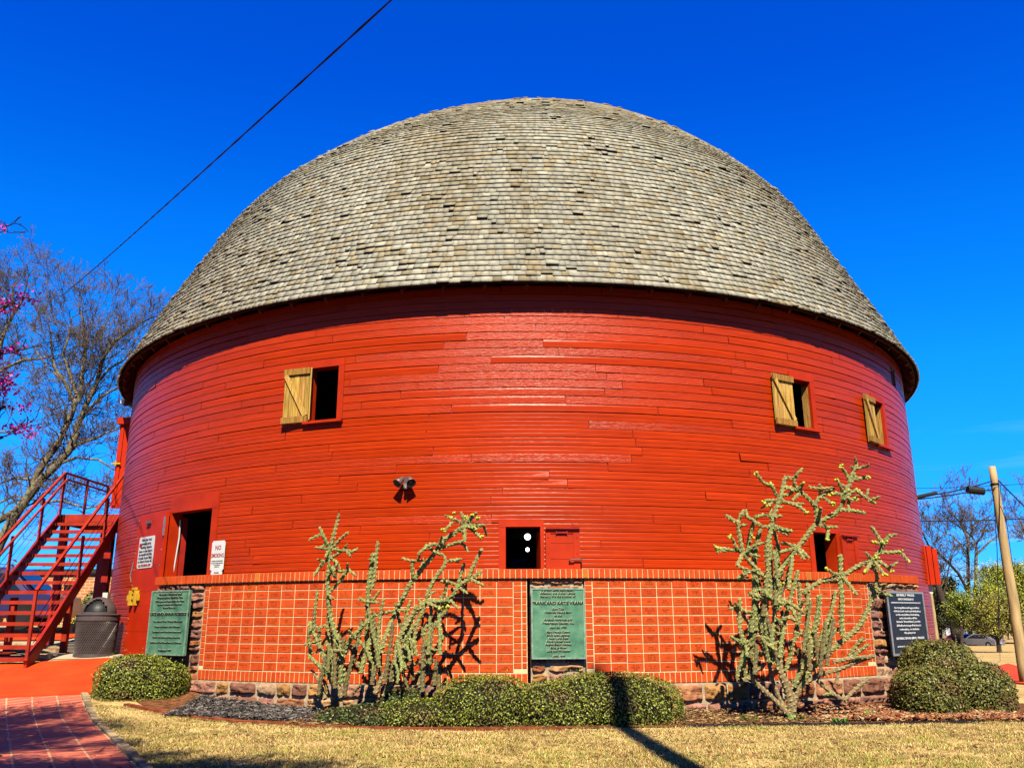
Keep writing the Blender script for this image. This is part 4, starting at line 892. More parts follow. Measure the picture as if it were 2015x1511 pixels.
for j in range(rows_):
    for i in range(n):
        a = 2*math.pi*i/n; b = 2*math.pi*(i+1)/n; am = (a+b)/2; da = abs((am-fd_a+math.pi) % (2*math.pi)-math.pi); u0, u1 = j/rows_, (j+1)/rows_; um = (u0+u1)/2
        if um > .08 and (da/.78)**2+((um-.08)/.62)**2 < 1: continue
        for r_ in (rd_, rd_*.95): mb.add([dome(u0, a, r_), dome(u0, b, r_), dome(u1, b, r_), dome(u1, a, r_)], [(0, 1, 2, 3)])
lid = mb.build('lid', 'can', tcn, smooth=True)
mb = MB()
for i in range(12):
    for j in range(6):
        a = fd_a-.8+1.6*i/12; b = a+1.6/12; u0, u1 = .0+.7*j/6, .7*(j+1)/6; mb.add([dome(u0, a, rd_*.86), dome(u0, b, rd_*.86), dome(u1, b, rd_*.86), dome(u1, a, rd_*.86)], [(0, 1, 2, 3)])
mb.build('flap', 'black', lid, smooth=True)
# planter pot behind the can
pp = onground(132, 1250); pp.y += .2; pt = thing('plant_pot', pp, 'small black pot with yellow flowers behind the trash can', 'plant pot'); mb = MB(); mb.lathe(pp, [(0, 0), (.12, 0), (.17, .3), (.15, .3)], 16); mb.build('pot', 'black', pt)
mb = MB(); P = np.array(pp)+np.array([0, 0, .34])+rng.normal(size=(160, 3))*[.11, .11, .04]; leaves(mb, P, rng.normal(size=(160, 3)), rng.uniform(.02, .035, 160), np.where(rng.random((160, 1)) < .3, [[.8, .6, .03]], [[.12, .2, .03]])); mb.build('foliage', 'leaf', pt)
# rocks round the barn foot and stair foot
for i, (px, py, s_) in enumerate(((228, 1283, .10), (218, 1281, .08), (240, 1284, .07))):
    q = onground(px, py); q.y += .3; mb = MB(); mb.ball((q.x, q.y, q.z+s_*.5), s_, 12, (1.3, 1, .8), (.85, .7, .5)); 
    mb.v = [(v[0]+random.uniform(-.01, .01), v[1], v[2]+random.uniform(-.012, .012)) for v in mb.v]
    mb.build('rock', 'stone', label=['pale rock at the foot of the barn wall, middle of three', 'pale rock at the foot of the barn wall, nearest the bin', 'pale rock at the foot of the barn wall, nearest the red door'][i], cat='rock', group='pale rocks beside the bin')
FL = [(70, 1296, .8, .3), (88, 1284, .9, .3), (110, 1276, .7, .25), (20, 1300, 1.0, .22), (35, 1285, .9, .2), (15, 1272, .8, .2)]
mb = MB()
for px, py, a, b in FL:
    q = onground(px, py); rr2 = random.random(); pts = []
    for k in range(9): t = 2*math.pi*k/9; r_ = random.uniform(.75, 1); pts.append((q.x+math.cos(t)*a*.4*r_, q.y+math.sin(t)*b*.6*r_))
    base = len(mb.v); mb.v += [(x, y, g(x, y)+.01) for x, y in pts]+[(x, y, g(x, y)+.07) for x, y in pts]; mb.c += [(.8, .62, .42)]*18
    mb.f += [tuple(base+9+k for k in range(9))]+[(base+k, base+(k+1) % 9, base+9+(k+1) % 9, base+9+k) for k in range(9)]
mb.build('flagstones', 'stone', kind='stuff', label='flat pale flagstones lying under the stairs', cat='flagstones')

# ================================================================ chollas
def skin(pts, r0, r1):
    """resample and add the ropey tubercle relief"""
    P = [Vector(p) for p in pts]; out_ = []; 
    cr_ = lambda a, b, c, d_, t: .5*((2*b)+(c-a)*t+(2*a-5*b+4*c-d_)*t*t+(3*b-a-3*c+d_)*t**3)
    for i in range(len(P)-1):
        a, b, c, d_ = P[max(i-1, 0)], P[i], P[i+1], P[min(i+2, len(P)-1)]; n = max(2, int((c-b).length/.0145))
        for j in range(n): out_.append(cr_(a, b, c, d_, j/n))
    out_.append(P[-1]); return out_
def joint(mb, pts, r0, r1, col, rough=.2):
    Q = skin(pts, r0, r1); k = len(Q); n = 10; o = len(mb.v); N = None; s = 0; ph = random.random()*6
    for i, p in enumerate(Q):
        d_ = Q[min(i+1, k-1)]-Q[max(i-1, 0)]; d_ = d_.normalized() if d_.length > 1e-9 else Vector((0, 0, 1))
        if N is None: N = d_.orthogonal().normalized()
        N = N-d_*N.dot(d_); N.normalize(); B = d_.cross(N)
        if i: s += (Q[i]-Q[i-1]).length
        t = i/(k-1); r_ = r0+(r1-r0)*t; e_ = min(1, (s/.02+.55)); tail = (1-t)*(k-1); 
        if tail < 2.5: r_ *= .55+.18*tail
        for j in range(n):
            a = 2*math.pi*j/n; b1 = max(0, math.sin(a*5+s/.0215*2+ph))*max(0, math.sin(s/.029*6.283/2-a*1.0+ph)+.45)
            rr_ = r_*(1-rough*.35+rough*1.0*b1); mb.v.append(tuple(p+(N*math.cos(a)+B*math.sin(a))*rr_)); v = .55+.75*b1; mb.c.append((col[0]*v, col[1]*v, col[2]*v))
    for i in range(k-1):
        for j in range(n): a = o+i*n+j; b = o+i*n+(j+1) % n; mb.f.append((a, b, b+n, a+n))
    mb.f.append(tuple(o+(k-1)*n+j for j in range(n)))
GR = (.88, 1.0, .85); GR2 = (1.0, 1.0, .9); WD = (.95, .75, .9); DK = (.55, .5, .55); WW = (1.05, .85, 1.2)
def cholla(name, label, base, limbs, buds, extra, seed, fill=()):
    rd = random.Random(seed); bp = at(base[0], base[1], base[2]); bp.z = g(bp.x, bp.y); ct = thing(name, bp, label, 'cactus', 'chollas against the brick wall'); Y0 = bp.y
    mg = MB(); mwd = MB(); bl = []; tips = []
    for w0, w1, kind, dy0, dy1, pts in limbs:
        n = len(pts); P = [at(x, y, Y0+dy0+(dy1-dy0)*i/max(n-1, 1)+(rd.uniform(-.02, .02) if 0 < i < n-1 else 0)) for i, (x, y) in enumerate(pts)]
        k = Y0/1700*.80; joint(mwd if kind in 'wk' else mg, P, w0*k/2, w1*k/2, {'g': GR if rd.random() < .5 else GR2, 'w': WD, 'k': DK, 'l': WW}[kind], .42 if kind == 'g' else .3)
        tips.append((P, w1*k/2))
    for x0_, x1_, y0_, y1_, nf in fill:                      # crowded upright stems
        for _ in range(nf):
            x = rd.uniform(x0_, x1_); yb = rd.uniform(y0_, y1_); hgt_ = rd.uniform(45, 120); lean = rd.uniform(-.3, .35); dyy = rd.uniform(-.28, .2); w0_ = rd.uniform(10, 13.5)
            pts = [(x, yb), (x+lean*hgt_*.25, yb-hgt_*.33), (x+lean*hgt_*.6, yb-hgt_*.66), (x+lean*hgt_*.9, yb-hgt_)]; P = [at(px_, py_, Y0+dyy+.04*i_) for i_, (px_, py_) in enumerate(pts)]
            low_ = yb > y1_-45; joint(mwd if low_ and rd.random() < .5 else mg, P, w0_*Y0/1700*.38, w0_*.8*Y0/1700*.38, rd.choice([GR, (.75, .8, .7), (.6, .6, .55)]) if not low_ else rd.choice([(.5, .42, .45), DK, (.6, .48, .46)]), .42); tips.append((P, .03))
    for x, y, dy in buds:
        c_ = at(x, y, Y0+dy)
        mbud = MB(); bl.append(mbud)
        for _ in range(5): mbud.ball(c_+Vector((rd.uniform(-.028, .028), rd.uniform(-.02, .02), rd.uniform(-.018, .022))), rd.uniform(.013, .02), 6)
    for _ in range(extra):                                   # short side joints
        P, r_ = rd.choice(tips); i = rd.randrange(len(P)-1); p = P[i].lerp(P[i+1], rd.random()); u = Vector((rd.uniform(-1, 1), rd.uniform(-.9, .5), rd.uniform(-.35, .9))).normalized(); l_ = rd.uniform(.05, .13)
        q = p+u*l_; q2 = q+(u+Vector((0, 0, rd.uniform(-.2, .5)))).normalized()*l_*.6; joint(mg, [p, q, q2], .021, .015, GR, .42)
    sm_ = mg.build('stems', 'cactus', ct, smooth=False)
    if mwd.v: mwd.build('woody_trunk', 'cactus', ct)
    for q in bl: q.build('bud_cluster', 'bud', ct, smooth=True)
    return ct
LA = [(15, 12, 'w', 0, .1, [(672, 1372), (664, 1345), (650, 1325), (641, 1296)]), (13, 12, 'g', 0, .15, [(655, 1345), (641, 1305), (628, 1269), (620, 1250), (611, 1229), (608, 1222)]),
 (14, 12, 'g', .0, .0, [(671, 1345), (669, 1288), (660, 1250), (651, 1215), (646, 1180), (645, 1142), (647, 1120)]), (9, 8, 'g', 0, 0, [(647, 1120), (648, 1098), (651, 1079)]), (12, 7, 'g', 0, -.05, [(650, 1082), (657, 1050), (664, 1025), (667.5, 1010)]),
 (10, 8, 'g', 0, -.1, [(648, 1080), (638, 1058), (628, 1036)]), (9, 7, 'g', 0, -.1, [(653, 1079), (668, 1062), (686, 1046)]), (8, 6, 'g', 0, -.15, [(648, 1080), (634, 1079), (619, 1077)]), (8, 6, 'g', 0, -.1, [(653, 1080), (662, 1081), (671, 1083)]), (8, 7, 'g', 0, -.1, [(648, 1082), (643, 1090), (641, 1097)]),
 (8, 7, 'g', 0, -.1, [(649, 1099), (664, 1090), (678, 1079)]), (7, 6, 'g', -.1, -.15, [(678, 1079), (681, 1073), (684, 1070)]), (7, 6, 'g', -.1, -.12, [(678, 1080), (686, 1083), (694, 1086)]), (8, 6, 'g', -.1, -.1, [(678, 1080), (685, 1088), (691, 1097)]),
 (8, 7, 'g', 0, -.1, [(646, 1100), (633, 1111), (617, 1134)]), (7, 6, 'g', 0, -.05, [(652, 1098), (663, 1106), (669, 1120)]), (9, 7, 'g', 0, -.15, [(647, 1122), (661, 1122), (673, 1124), (686, 1121)]), (8, 6, 'g', -.1, -.15, [(684, 1120), (693, 1126), (701, 1133)]), (8, 6, 'g', 0, -.1, [(650, 1123), (656, 1130), (662, 1137)]),
 (8, 8, 'g', 0, -.1, [(649, 1164), (668, 1144), (683, 1124), (687, 1118)]), (7, 6, 'g', 0, -.1, [(646, 1176), (652, 1176), (658, 1177)]), (10, 8, 'g', .1, .0, [(620, 1250), (618, 1226), (620, 1200), (625, 1160)]), (9, 8, 'g', .1, .0, [(611, 1288), (608, 1255), (608, 1234)]), (7, 6, 'g', 0, -.1, [(600, 1268), (615, 1264), (634, 1258)]),
 (8, 7, 'g', .05, 0, [(622, 1235), (632, 1233), (643, 1230)]), (12, 9, 'g', 0, .05, [(650, 1335), (625, 1306), (613, 1295), (606, 1287)]), (12, 9, 'g', .1, .1, [(655, 1320), (647, 1280), (646, 1240), (646, 1205)]), (12, 10, 'g', 0, -.1, [(677, 1290), (684, 1268), (693, 1253)]),
 (11, 9, 'g', -.1, -.1, [(693, 1253), (706, 1240), (717, 1229), (728, 1217)]), (9, 8, 'g', .1, 0, [(628, 1275), (628, 1250), (629, 1235)]), (10, 8, 'g', .1, .1, [(664, 1330), (650, 1300), (655, 1285), (640, 1262)]), (12, 10, 'g', .05, 0, [(680, 1350), (675, 1320), (668, 1290), (667, 1262), (666, 1246)]),
 (10, 7, 'w', 0, .2, [(640, 1375), (632, 1350), (622, 1330), (612, 1318)]), (8, 6, 'w', 0, -.2, [(690, 1370), (705, 1352), (718, 1345)]), (9, 7, 'w', .1, .1, [(648, 1372), (640, 1345), (630, 1330)]), (8, 7, 'g', -.1, -.2, [(700, 1253), (690, 1245), (686, 1240)]), (8, 7, 'g', -.1, -.2, [(676, 1283), (668, 1280), (655, 1279)])]
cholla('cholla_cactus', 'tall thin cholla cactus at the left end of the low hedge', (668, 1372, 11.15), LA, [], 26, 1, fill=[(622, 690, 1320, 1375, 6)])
LB = [(13, 12, 'g', .1, .1, [(738, 1330), (728, 1297), (722, 1255), (723, 1234), (724, 1220)]), (13, 13, 'g', .1, .1, [(724, 1222), (724, 1180), (727, 1142), (733, 1100), (734, 1087)]), (12, 8, 'g', .1, .05, [(731, 1160), (737, 1130), (741, 1090), (743.5, 1064)]), (8, 7, 'g', .1, -.05, [(708, 1177), (717, 1182), (725, 1184), (747, 1185)]), (8, 7, 'g', .1, 0, [(725, 1184), (733, 1176)]),
 (11, 8, 'g', .0, -.05, [(744, 1300), (744, 1264), (747, 1220), (755, 1177)]), (9, 8, 'g', .1, .05, [(727, 1218), (735, 1212), (750, 1207), (780, 1201), (800, 1200)]), (9, 7, 'g', .1, 0, [(737, 1250), (736, 1225), (736, 1204)]), (9, 8, 'g', .0, 0, [(698, 1253), (712, 1266), (723, 1283), (730, 1300)]),
 (13, 11, 'w', -.1, 0, [(738, 1365), (750, 1337), (766, 1313), (780, 1297), (795, 1275)]), (14, 12, 'g', 0, .05, [(760, 1365), (775, 1310), (783, 1261), (805, 1221), (822, 1190)]), (14, 10, 'g', 0, .15, [(742, 1300), (754, 1264), (770, 1223), (789, 1185)]), (14, 12, 'g', .15, .1, [(786, 1190), (805, 1153), (821, 1131), (838, 1109), (857, 1087)]), (13, 12, 'g', .1, .0, [(857, 1087), (873, 1063), (892, 1050), (914, 1033)]),
 (9, 7, 'g', 0, -.05, [(914, 1033), (911, 1018), (907, 1006)]), (9, 8, 'g', 0, -.15, [(917, 1031), (928, 1018), (938, 1008)]), (8, 7, 'g', 0, -.1, [(918, 1033), (935, 1033), (954, 1033)]), (9, 8, 'g', 0, -.2, [(918, 1035), (932, 1044), (945, 1057)]), (9, 8, 'g', 0, -.3, [(916, 1035), (914, 1050), (916, 1063)]), (8, 7, 'g', 0, -.1, [(914, 1033), (900, 1024), (886, 1020)]), (8, 7, 'g', -.05, -.15, [(893, 1022), (884, 1034), (873, 1045)]), (9, 7, 'g', 0, -.15, [(905, 1040), (918, 1036), (934, 1040)]),
 (10, 8, 'g', .05, -.1, [(866, 1073), (853, 1071), (841, 1075), (821, 1091)]), (9, 7, 'g', .05, -.1, [(868, 1078), (886, 1072), (903, 1068), (914, 1073), (921, 1087)]), (9, 7, 'g', .05, .0, [(836, 1071), (848, 1080), (860, 1088), (872, 1092), (878, 1102)]),
 (10, 11, 'g', 0, .0, [(878, 1102), (871, 1118), (860, 1133), (848, 1152), (838, 1178)]), (9, 9, 'g', .1, .05, [(813, 1137), (811, 1118), (813, 1100)]), (7, 6, 'g', .05, 0, [(791, 1098), (805, 1102), (820, 1103), (836, 1102)]), (7, 6, 'g', 0, -.1, [(879, 1104), (890, 1102), (904, 1106)]),
 (11, 10, 'g', 0, 0, [(838, 1180), (862, 1183), (886, 1177), (903, 1153), (925, 1139), (948, 1124)]), (10, 9, 'g', 0, 0, [(901, 1152), (907, 1130), (914, 1107)]), (10, 9, 'g', 0, 0, [(922, 1137), (933, 1110), (949, 1078)]), (9, 7, 'g', 0, -.1, [(928, 1140), (940, 1146), (953, 1152)]), (8, 7, 'g', 0, -.1, [(900, 1155), (910, 1160), (921, 1168)]), (8, 8, 'g', 0, 0, [(903, 1153), (886, 1147), (866, 1143)]),
 (11, 8, 'g', .1, 0, [(840, 1180), (826, 1215), (806, 1245), (795, 1290), (780, 1330)]), (13, 12, 'g', .1, .1, [(770, 1330), (790, 1280), (800, 1240), (815, 1210), (838, 1182)]), (10, 8, 'g', .1, .1, [(795, 1262), (796, 1225), (808, 1180)]), (9, 8, 'g', -.1, -.15, [(859, 1222), (865, 1240), (873, 1259)]), (8, 7, 'g', -.1, -.2, [(835, 1183), (855, 1192), (872, 1197)]), (8, 7, 'g', 0, -.1, [(887, 1180), (894, 1190), (903, 1198)]), (9, 8, 'g', 0, 0, [(881, 1199), (865, 1215), (850, 1240), (845, 1262)]),
 (9, 8, 'w', .1, .1, [(789, 1321), (805, 1312), (826, 1302), (856, 1298)]), (9, 7, 'w', .1, .1, [(823, 1348), (830, 1325), (840, 1302)]), (12, 9, 'w', 0, .1, [(755, 1370), (770, 1340), (786, 1322)]), (9, 8, 'g', .05, 0, [(843, 1300), (838, 1275), (845, 1250), (856, 1230)]), (9, 8, 'g', .1, .05, [(860, 1225), (868, 1200), (872, 1180)]), (10, 8, 'g', 0, 0, [(820, 1290), (815, 1260), (820, 1235), (826, 1218)]),
 (8, 7, 'g', -.1, -.2, [(795, 1265), (804, 1280), (806, 1300)]), (8, 7, 'g', -.1, -.2, [(775, 1300), (783, 1320), (782, 1345)]), (8, 7, 'g', -.1, -.2, [(790, 1262), (806, 1256), (815, 1268)]), (9, 8, 'g', .0, .1, [(808, 1300), (812, 1275), (800, 1250)]), (10, 8, 'g', .1, .1, [(836, 1240), (848, 1210), (846, 1185)]), (10, 8, 'g', .1, .0, [(855, 1200), (875, 1165), (880, 1140)])]
BB = [(885, 1018, -.1), (892, 1012, -.05), (873, 1044, -.15), (948, 1057, -.2), (940, 1020, -.1), (935, 1040, -.15), (917, 1018, 0), (877, 1197, -.1), (868, 1197, -.2), (930, 1012, -.1), (880, 1195, -.1)]
cholla('cholla_cactus', 'tangled cholla cactus leaning right beside the central window', (765, 1372, 11.1), LB, BB, 40, 2, fill=[(778, 870, 1260, 1370, 12), (690, 770, 1290, 1370, 8)])
LC = [(26, 20, 'w', 0, 0, [(1556, 1412), (1557, 1390), (1550, 1355), (1537, 1325)]), (22, 17, 'w', 0, .1, [(1557, 1400), (1565, 1365), (1572, 1345)]), (15, 13, 'w', .0, .1, [(1537, 1326), (1534, 1292), (1536, 1260), (1538, 1237)]), (17, 14, 'g', .1, .1, [(1570, 1358), (1597, 1314), (1630, 1283), (1664, 1256)]), (14, 11, 'g', .1, .05, [(1664, 1256), (1691, 1231), (1709, 1195), (1721, 1164), (1726, 1140)]),
 (10, 9, 'g', .05, 0, [(1726, 1140), (1725, 1128), (1719, 1115), (1719, 1103)]), (9, 8, 'g', .05, -.1, [(1722, 1165), (1738, 1157), (1752, 1153)]), (9, 8, 'g', .05, -.15, [(1722, 1166), (1738, 1168), (1757, 1173)]), (10, 8, 'g', .05, .1, [(1721, 1165), (1713, 1158), (1708, 1147)]),
 (13, 12, 'g', 0, 0, [(1657, 1250), (1656, 1216), (1656, 1167), (1654, 1135), (1654, 1090)]), (12, 11, 'g', 0, -.1, [(1656, 1134), (1687, 1115), (1713, 1102)]), (11, 10, 'g', -.1, -.1, [(1717, 1102), (1733, 1082), (1742, 1065), (1748, 1054)]), (8, 7, 'g', -.1, -.15, [(1748, 1054), (1757, 1053), (1766, 1050)]), (10, 9, 'g', -.1, -.1, [(1738, 1070), (1726, 1053), (1714, 1035)]), (8, 7, 'g', -.1, -.15, [(1738, 1069), (1728, 1069), (1719, 1067)]),
 (9, 8, 'g', -.1, -.15, [(1734, 1086), (1753, 1087), (1772, 1087), (1786, 1103)]), (9, 8, 'g', -.1, -.15, [(1716, 1100), (1710, 1094), (1703, 1086)]), (10, 8, 'g', -.1, -.2, [(1722, 1102), (1738, 1109), (1752, 1122)]), (11, 9, 'g', -.1, -.25, [(1720, 1104), (1730, 1117), (1740, 1130)]), (9, 8, 'g', -.1, -.2, [(1715, 1105), (1709, 1115), (1704, 1125)]),
 (9, 8, 'g', 0, -.1, [(1652, 1130), (1640, 1128), (1629, 1120)]), (12, 12, 'g', 0, 0, [(1653, 1137), (1616, 1144), (1595, 1156), (1580, 1168)]), (11, 9, 'g', 0, -.15, [(1658, 1135), (1672, 1152), (1687, 1171)]),
 (17, 16, 'g', -.05, -.05, [(1520, 1300), (1512, 1260), (1506, 1210), (1508, 1170), (1512, 1123)]), (15, 14, 'g', -.05, -.05, [(1512, 1123), (1510, 1077), (1518, 1038), (1521, 1018)]), (12, 12, 'g', -.05, 0, [(1521, 1018), (1529, 997), (1537, 976), (1541, 956), (1547, 936)]), (9, 8, 'g', 0, -.1, [(1529, 977), (1518, 956), (1503, 950), (1489, 932)]), (9, 8, 'g', 0, -.15, [(1532, 984), (1518, 985), (1504, 985)]), (8, 8, 'g', 0, -.15, [(1530, 986), (1520, 988), (1512, 995)]),
 (10, 8, 'g', 0, -.2, [(1533, 985), (1547, 988), (1560, 992), (1574, 998), (1587, 1009)]), (8, 7, 'g', -.1, -.1, [(1559, 991), (1570, 991), (1582, 991)]), (9, 8, 'g', 0, -.15, [(1541, 958), (1553, 961), (1562, 966)]), (9, 9, 'g', 0, -.1, [(1538, 976), (1552, 972), (1562, 966)]), (8, 8, 'g', 0, -.05, [(1549, 938), (1557, 940), (1565, 938)]), (9, 8, 'g', -.05, -.1, [(1564, 940), (1571, 930), (1580, 921)]), (8, 10, 'g', -.05, 0, [(1566, 937), (1563, 950), (1568, 960), (1574, 968)]),
 (10, 12, 'g', 0, 0, [(1541, 956), (1560, 962), (1574, 968), (1589, 979), (1604, 997), (1608, 1018), (1607, 1029)]), (10, 9, 'g', 0, -.1, [(1574, 967), (1577, 956), (1583, 948)]), (9, 8, 'g', 0, -.1, [(1574, 970), (1566, 978), (1559, 985)]), (11, 9, 'g', 0, -.05, [(1604, 995), (1608, 984), (1616, 976), (1628, 968), (1643, 960)]), (9, 9, 'g', 0, -.1, [(1614, 976), (1614, 965), (1613, 952)]), (7, 7, 'g', -.05, -.1, [(1591, 957), (1602, 960), (1613, 961), (1625, 961), (1638, 959)]), (8, 7, 'g', 0, -.15, [(1618, 978), (1628, 984), (1637, 992)]),
 (11, 9, 'g', 0, -.2, [(1609, 1025), (1613, 1010), (1615, 998)]), (12, 11, 'g', 0, -.05, [(1608, 1029), (1625, 1020), (1645, 1009), (1658, 991), (1661, 976)]), (11, 10, 'g', -.05, -.05, [(1661, 976), (1670, 956), (1674, 944), (1678, 930), (1683, 918), (1687, 911)]), (7, 6, 'g', -.05, -.1, [(1682, 922), (1678, 920), (1674, 917)]), (8, 7, 'g', -.05, -.1, [(1681, 923), (1691, 921), (1701, 917)]), (9, 8, 'g', -.05, -.1, [(1672, 946), (1664, 930), (1655, 919)]),
 (9, 8, 'g', -.05, -.12, [(1674, 946), (1690, 942), (1706, 940)]), (9, 8, 'g', -.05, -.15, [(1660, 974), (1655, 960), (1648, 945)]), (10, 9, 'g', -.05, -.1, [(1660, 977), (1648, 971), (1636, 973)]), (11, 8, 'g', -.05, -.1, [(1662, 977), (1674, 970), (1686, 963)]), (9, 8, 'g', -.1, -.2, [(1687, 966), (1700, 976), (1718, 989)]), (9, 8, 'g', -.1, -.15, [(1668, 978), (1676, 984), (1684, 982)]), (7, 7, 'g', -.05, -.15, [(1669, 980), (1670, 995), (1670, 1008)]), (9, 9, 'g', -.05, -.15, [(1652, 1003), (1672, 1004), (1690, 1007), (1704, 1010)]),
 (9, 8, 'g', 0, -.15, [(1609, 1031), (1622, 1036), (1637, 1037)]), (9, 8, 'g', -.1, -.2, [(1628, 1038), (1629, 1050), (1628, 1060)]), (13, 12, 'g', 0, 0, [(1605, 1031), (1592, 1048), (1584, 1059), (1569, 1077)]), (13, 13, 'g', 0, 0, [(1569, 1077), (1558, 1093), (1547, 1106), (1527, 1135), (1520, 1160)]), (9, 8, 'g', 0, -.1, [(1566, 1076), (1552, 1071), (1537, 1067)]), (9, 8, 'g', 0, -.15, [(1564, 1078), (1548, 1083), (1534, 1087)]), (10, 8, 'g', 0, -.15, [(1569, 1078), (1576, 1090), (1583, 1101)]), (10, 8, 'g', 0, -.1, [(1570, 1077), (1582, 1088), (1593, 1099)]),
 (9, 8, 'g', -.05, -.15, [(1519, 1018), (1505, 1013), (1490, 1017)]), (9, 8, 'g', -.05, -.15, [(1521, 1018), (1530, 1016), (1540, 1015)]), (8, 7, 'g', -.05, -.1, [(1520, 1018), (1512, 1014), (1504, 1011)]), (12, 9, 'g', -.05, -.25, [(1524, 1036), (1540, 1041), (1560, 1046)]), (10, 9, 'g', -.05, -.2, [(1523, 1038), (1538, 1046), (1552, 1052)]), (9, 8, 'g', -.05, -.1, [(1514, 1037), (1506, 1036), (1497, 1038)]), (15, 14, 'g', .05, .05, [(1532, 1200), (1530, 1150), (1529, 1110), (1530, 1070)]), (9, 9, 'g', .0, .05, [(1522, 1045), (1527, 1057), (1530, 1070)]),
 (12, 11, 'g', 0, 0, [(1487, 1240), (1485, 1200), (1484, 1165), (1485, 1118), (1488, 1077), (1497, 1038)]), (12, 10, 'g', 0, -.1, [(1470, 1090), (1476, 1053), (1483, 1030), (1488, 1013)]), (9, 8, 'g', -.1, -.15, [(1484, 1024), (1476, 1022), (1470, 1018)]), (9, 8, 'g', -.1, -.15, [(1484, 1026), (1492, 1030), (1500, 1033)]), (11, 11, 'g', 0, 0, [(1463, 1087), (1457, 1065), (1454, 1045), (1453, 1030), (1440, 1022), (1428, 1013)]), (10, 9, 'g', 0, 0, [(1453, 1028), (1457, 1015), (1465, 1003)]), (9, 7, 'g', 0, -.1, [(1454, 1034), (1463, 1033), (1471, 1031)]),
 (10, 9, 'g', 0, -.1, [(1462, 1087), (1450, 1083), (1438, 1082), (1425, 1080), (1416, 1080), (1411, 1088)]), (9, 8, 'g', 0, -.1, [(1460, 1085), (1450, 1078), (1445, 1068), (1440, 1057)]), (11, 10, 'g', 0, -.15, [(1462, 1089), (1456, 1101), (1450, 1114)]), (11, 11, 'g', 0, 0, [(1463, 1087), (1476, 1106), (1494, 1124), (1506, 1140)]), (9, 8, 'g', 0, -.1, [(1474, 1092), (1484, 1092), (1496, 1095)]), (8, 8, 'g', 0, -.1, [(1474, 1080), (1488, 1072), (1503, 1068)]),
 (10, 9, 'g', -.1, -.1, [(1462, 1121), (1482, 1125), (1503, 1133)]), (9, 9, 'g', -.1, -.1, [(1454, 1136), (1468, 1128), (1480, 1124)]), (12, 9, 'g', 0, -.05, [(1540, 1240), (1551, 1195), (1559, 1165), (1571, 1121)]), (13, 10, 'g', .05, 0, [(1565, 1250), (1572, 1215), (1574, 1180), (1572, 1145)]),
 (12, 10, 'g', 0, 0, [(1500, 1290), (1475, 1268), (1459, 1253), (1455, 1216), (1456, 1176)]), (9, 8, 'g', 0, -.1, [(1455, 1196), (1445, 1196), (1435, 1198)]), (9, 8, 'g', 0, -.1, [(1456, 1196), (1470, 1203), (1482, 1204)]), (10, 9, 'g', -.05, -.15, [(1470, 1266), (1452, 1262), (1437, 1251)]), (9, 8, 'g', -.05, -.15, [(1467, 1268), (1469, 1280), (1470, 1292)]),
 (15, 12, 'g', 0, .05, [(1562, 1350), (1571, 1329), (1595, 1277), (1590, 1244), (1589, 1201), (1589, 1146)]), (12, 10, 'g', .05, 0, [(1585, 1300), (1601, 1250), (1610, 1216), (1610, 1170)]), (12, 10, 'g', .05, .05, [(1590, 1300), (1606, 1277), (1621, 1240), (1636, 1201), (1645, 1161)]), (11, 9, 'g', 0, -.05, [(1600, 1245), (1606, 1215), (1616, 1168)]), (10, 9, 'g', .1, .1, [(1615, 1290), (1625, 1262), (1640, 1245), (1650, 1235)]),
 (13, 11, 'w', .1, .1, [(1572, 1352), (1606, 1330), (1645, 1318), (1690, 1300), (1721, 1289)]), (12, 9, 'w', .1, .05, [(1640, 1302), (1670, 1296), (1712, 1291)]), (11, 9, 'g', .1, 0, [(1670, 1292), (1685, 1270), (1699, 1254)]), (10, 8, 'g', .1, 0, [(1675, 1292), (1695, 1278), (1710, 1266)]),
 (11, 9, 'w', .0, -.05, [(1608, 1338), (1636, 1362), (1661, 1377)]), (10, 9, 'w', -.05, .05, [(1661, 1378), (1685, 1354), (1712, 1333)]), (8, 7, 'w', .1, .1, [(1645, 1345), (1649, 1325), (1650, 1310)]), (13, 12, 'w', -.05, 0, [(1552, 1405), (1522, 1375), (1495, 1350), (1485, 1342)]), (11, 10, 'w', 0, .05, [(1461, 1338), (1476, 1332), (1490, 1318), (1507, 1304)]), (10, 9, 'w', 0, .1, [(1548, 1400), (1530, 1365), (1518, 1330), (1513, 1302)]),
 (12, 10, 'g', -.1, -.15, [(1473, 1167), (1507, 1177), (1546, 1183), (1583, 1207)]), (12, 10, 'g', -.15, -.2, [(1500, 1160), (1520, 1178), (1545, 1190)]), (11, 10, 'g', -.1, -.2, [(1512, 1302), (1507, 1275), (1500, 1255)]), (11, 9, 'g', -.1, -.25, [(1500, 1262), (1515, 1270), (1528, 1280)]), (10, 8, 'g', -.1, -.2, [(1515, 1300), (1526, 1305), (1532, 1318)]), (11, 9, 'g', 0, -.1, [(1500, 1243), (1498, 1220), (1506, 1190), (1512, 1180)]), (12, 10, 'g', 0, 0, [(1475, 1250), (1478, 1220), (1484, 1195), (1500, 1170)]),
 (11, 9, 'g', -.1, -.2, [(1535, 1222), (1550, 1215), (1570, 1222)]), (11, 9, 'g', -.1, -.2, [(1545, 1190), (1560, 1200), (1565, 1215)]), (10, 9, 'g', 0, 0, [(1468, 1340), (1465, 1300), (1462, 1268)]), (10, 9, 'g', 0, 0, [(1450, 1335), (1458, 1300), (1466, 1270)]), (12, 10, 'g', .1, .05, [(1545, 1320), (1556, 1290), (1560, 1262), (1580, 1240)])]
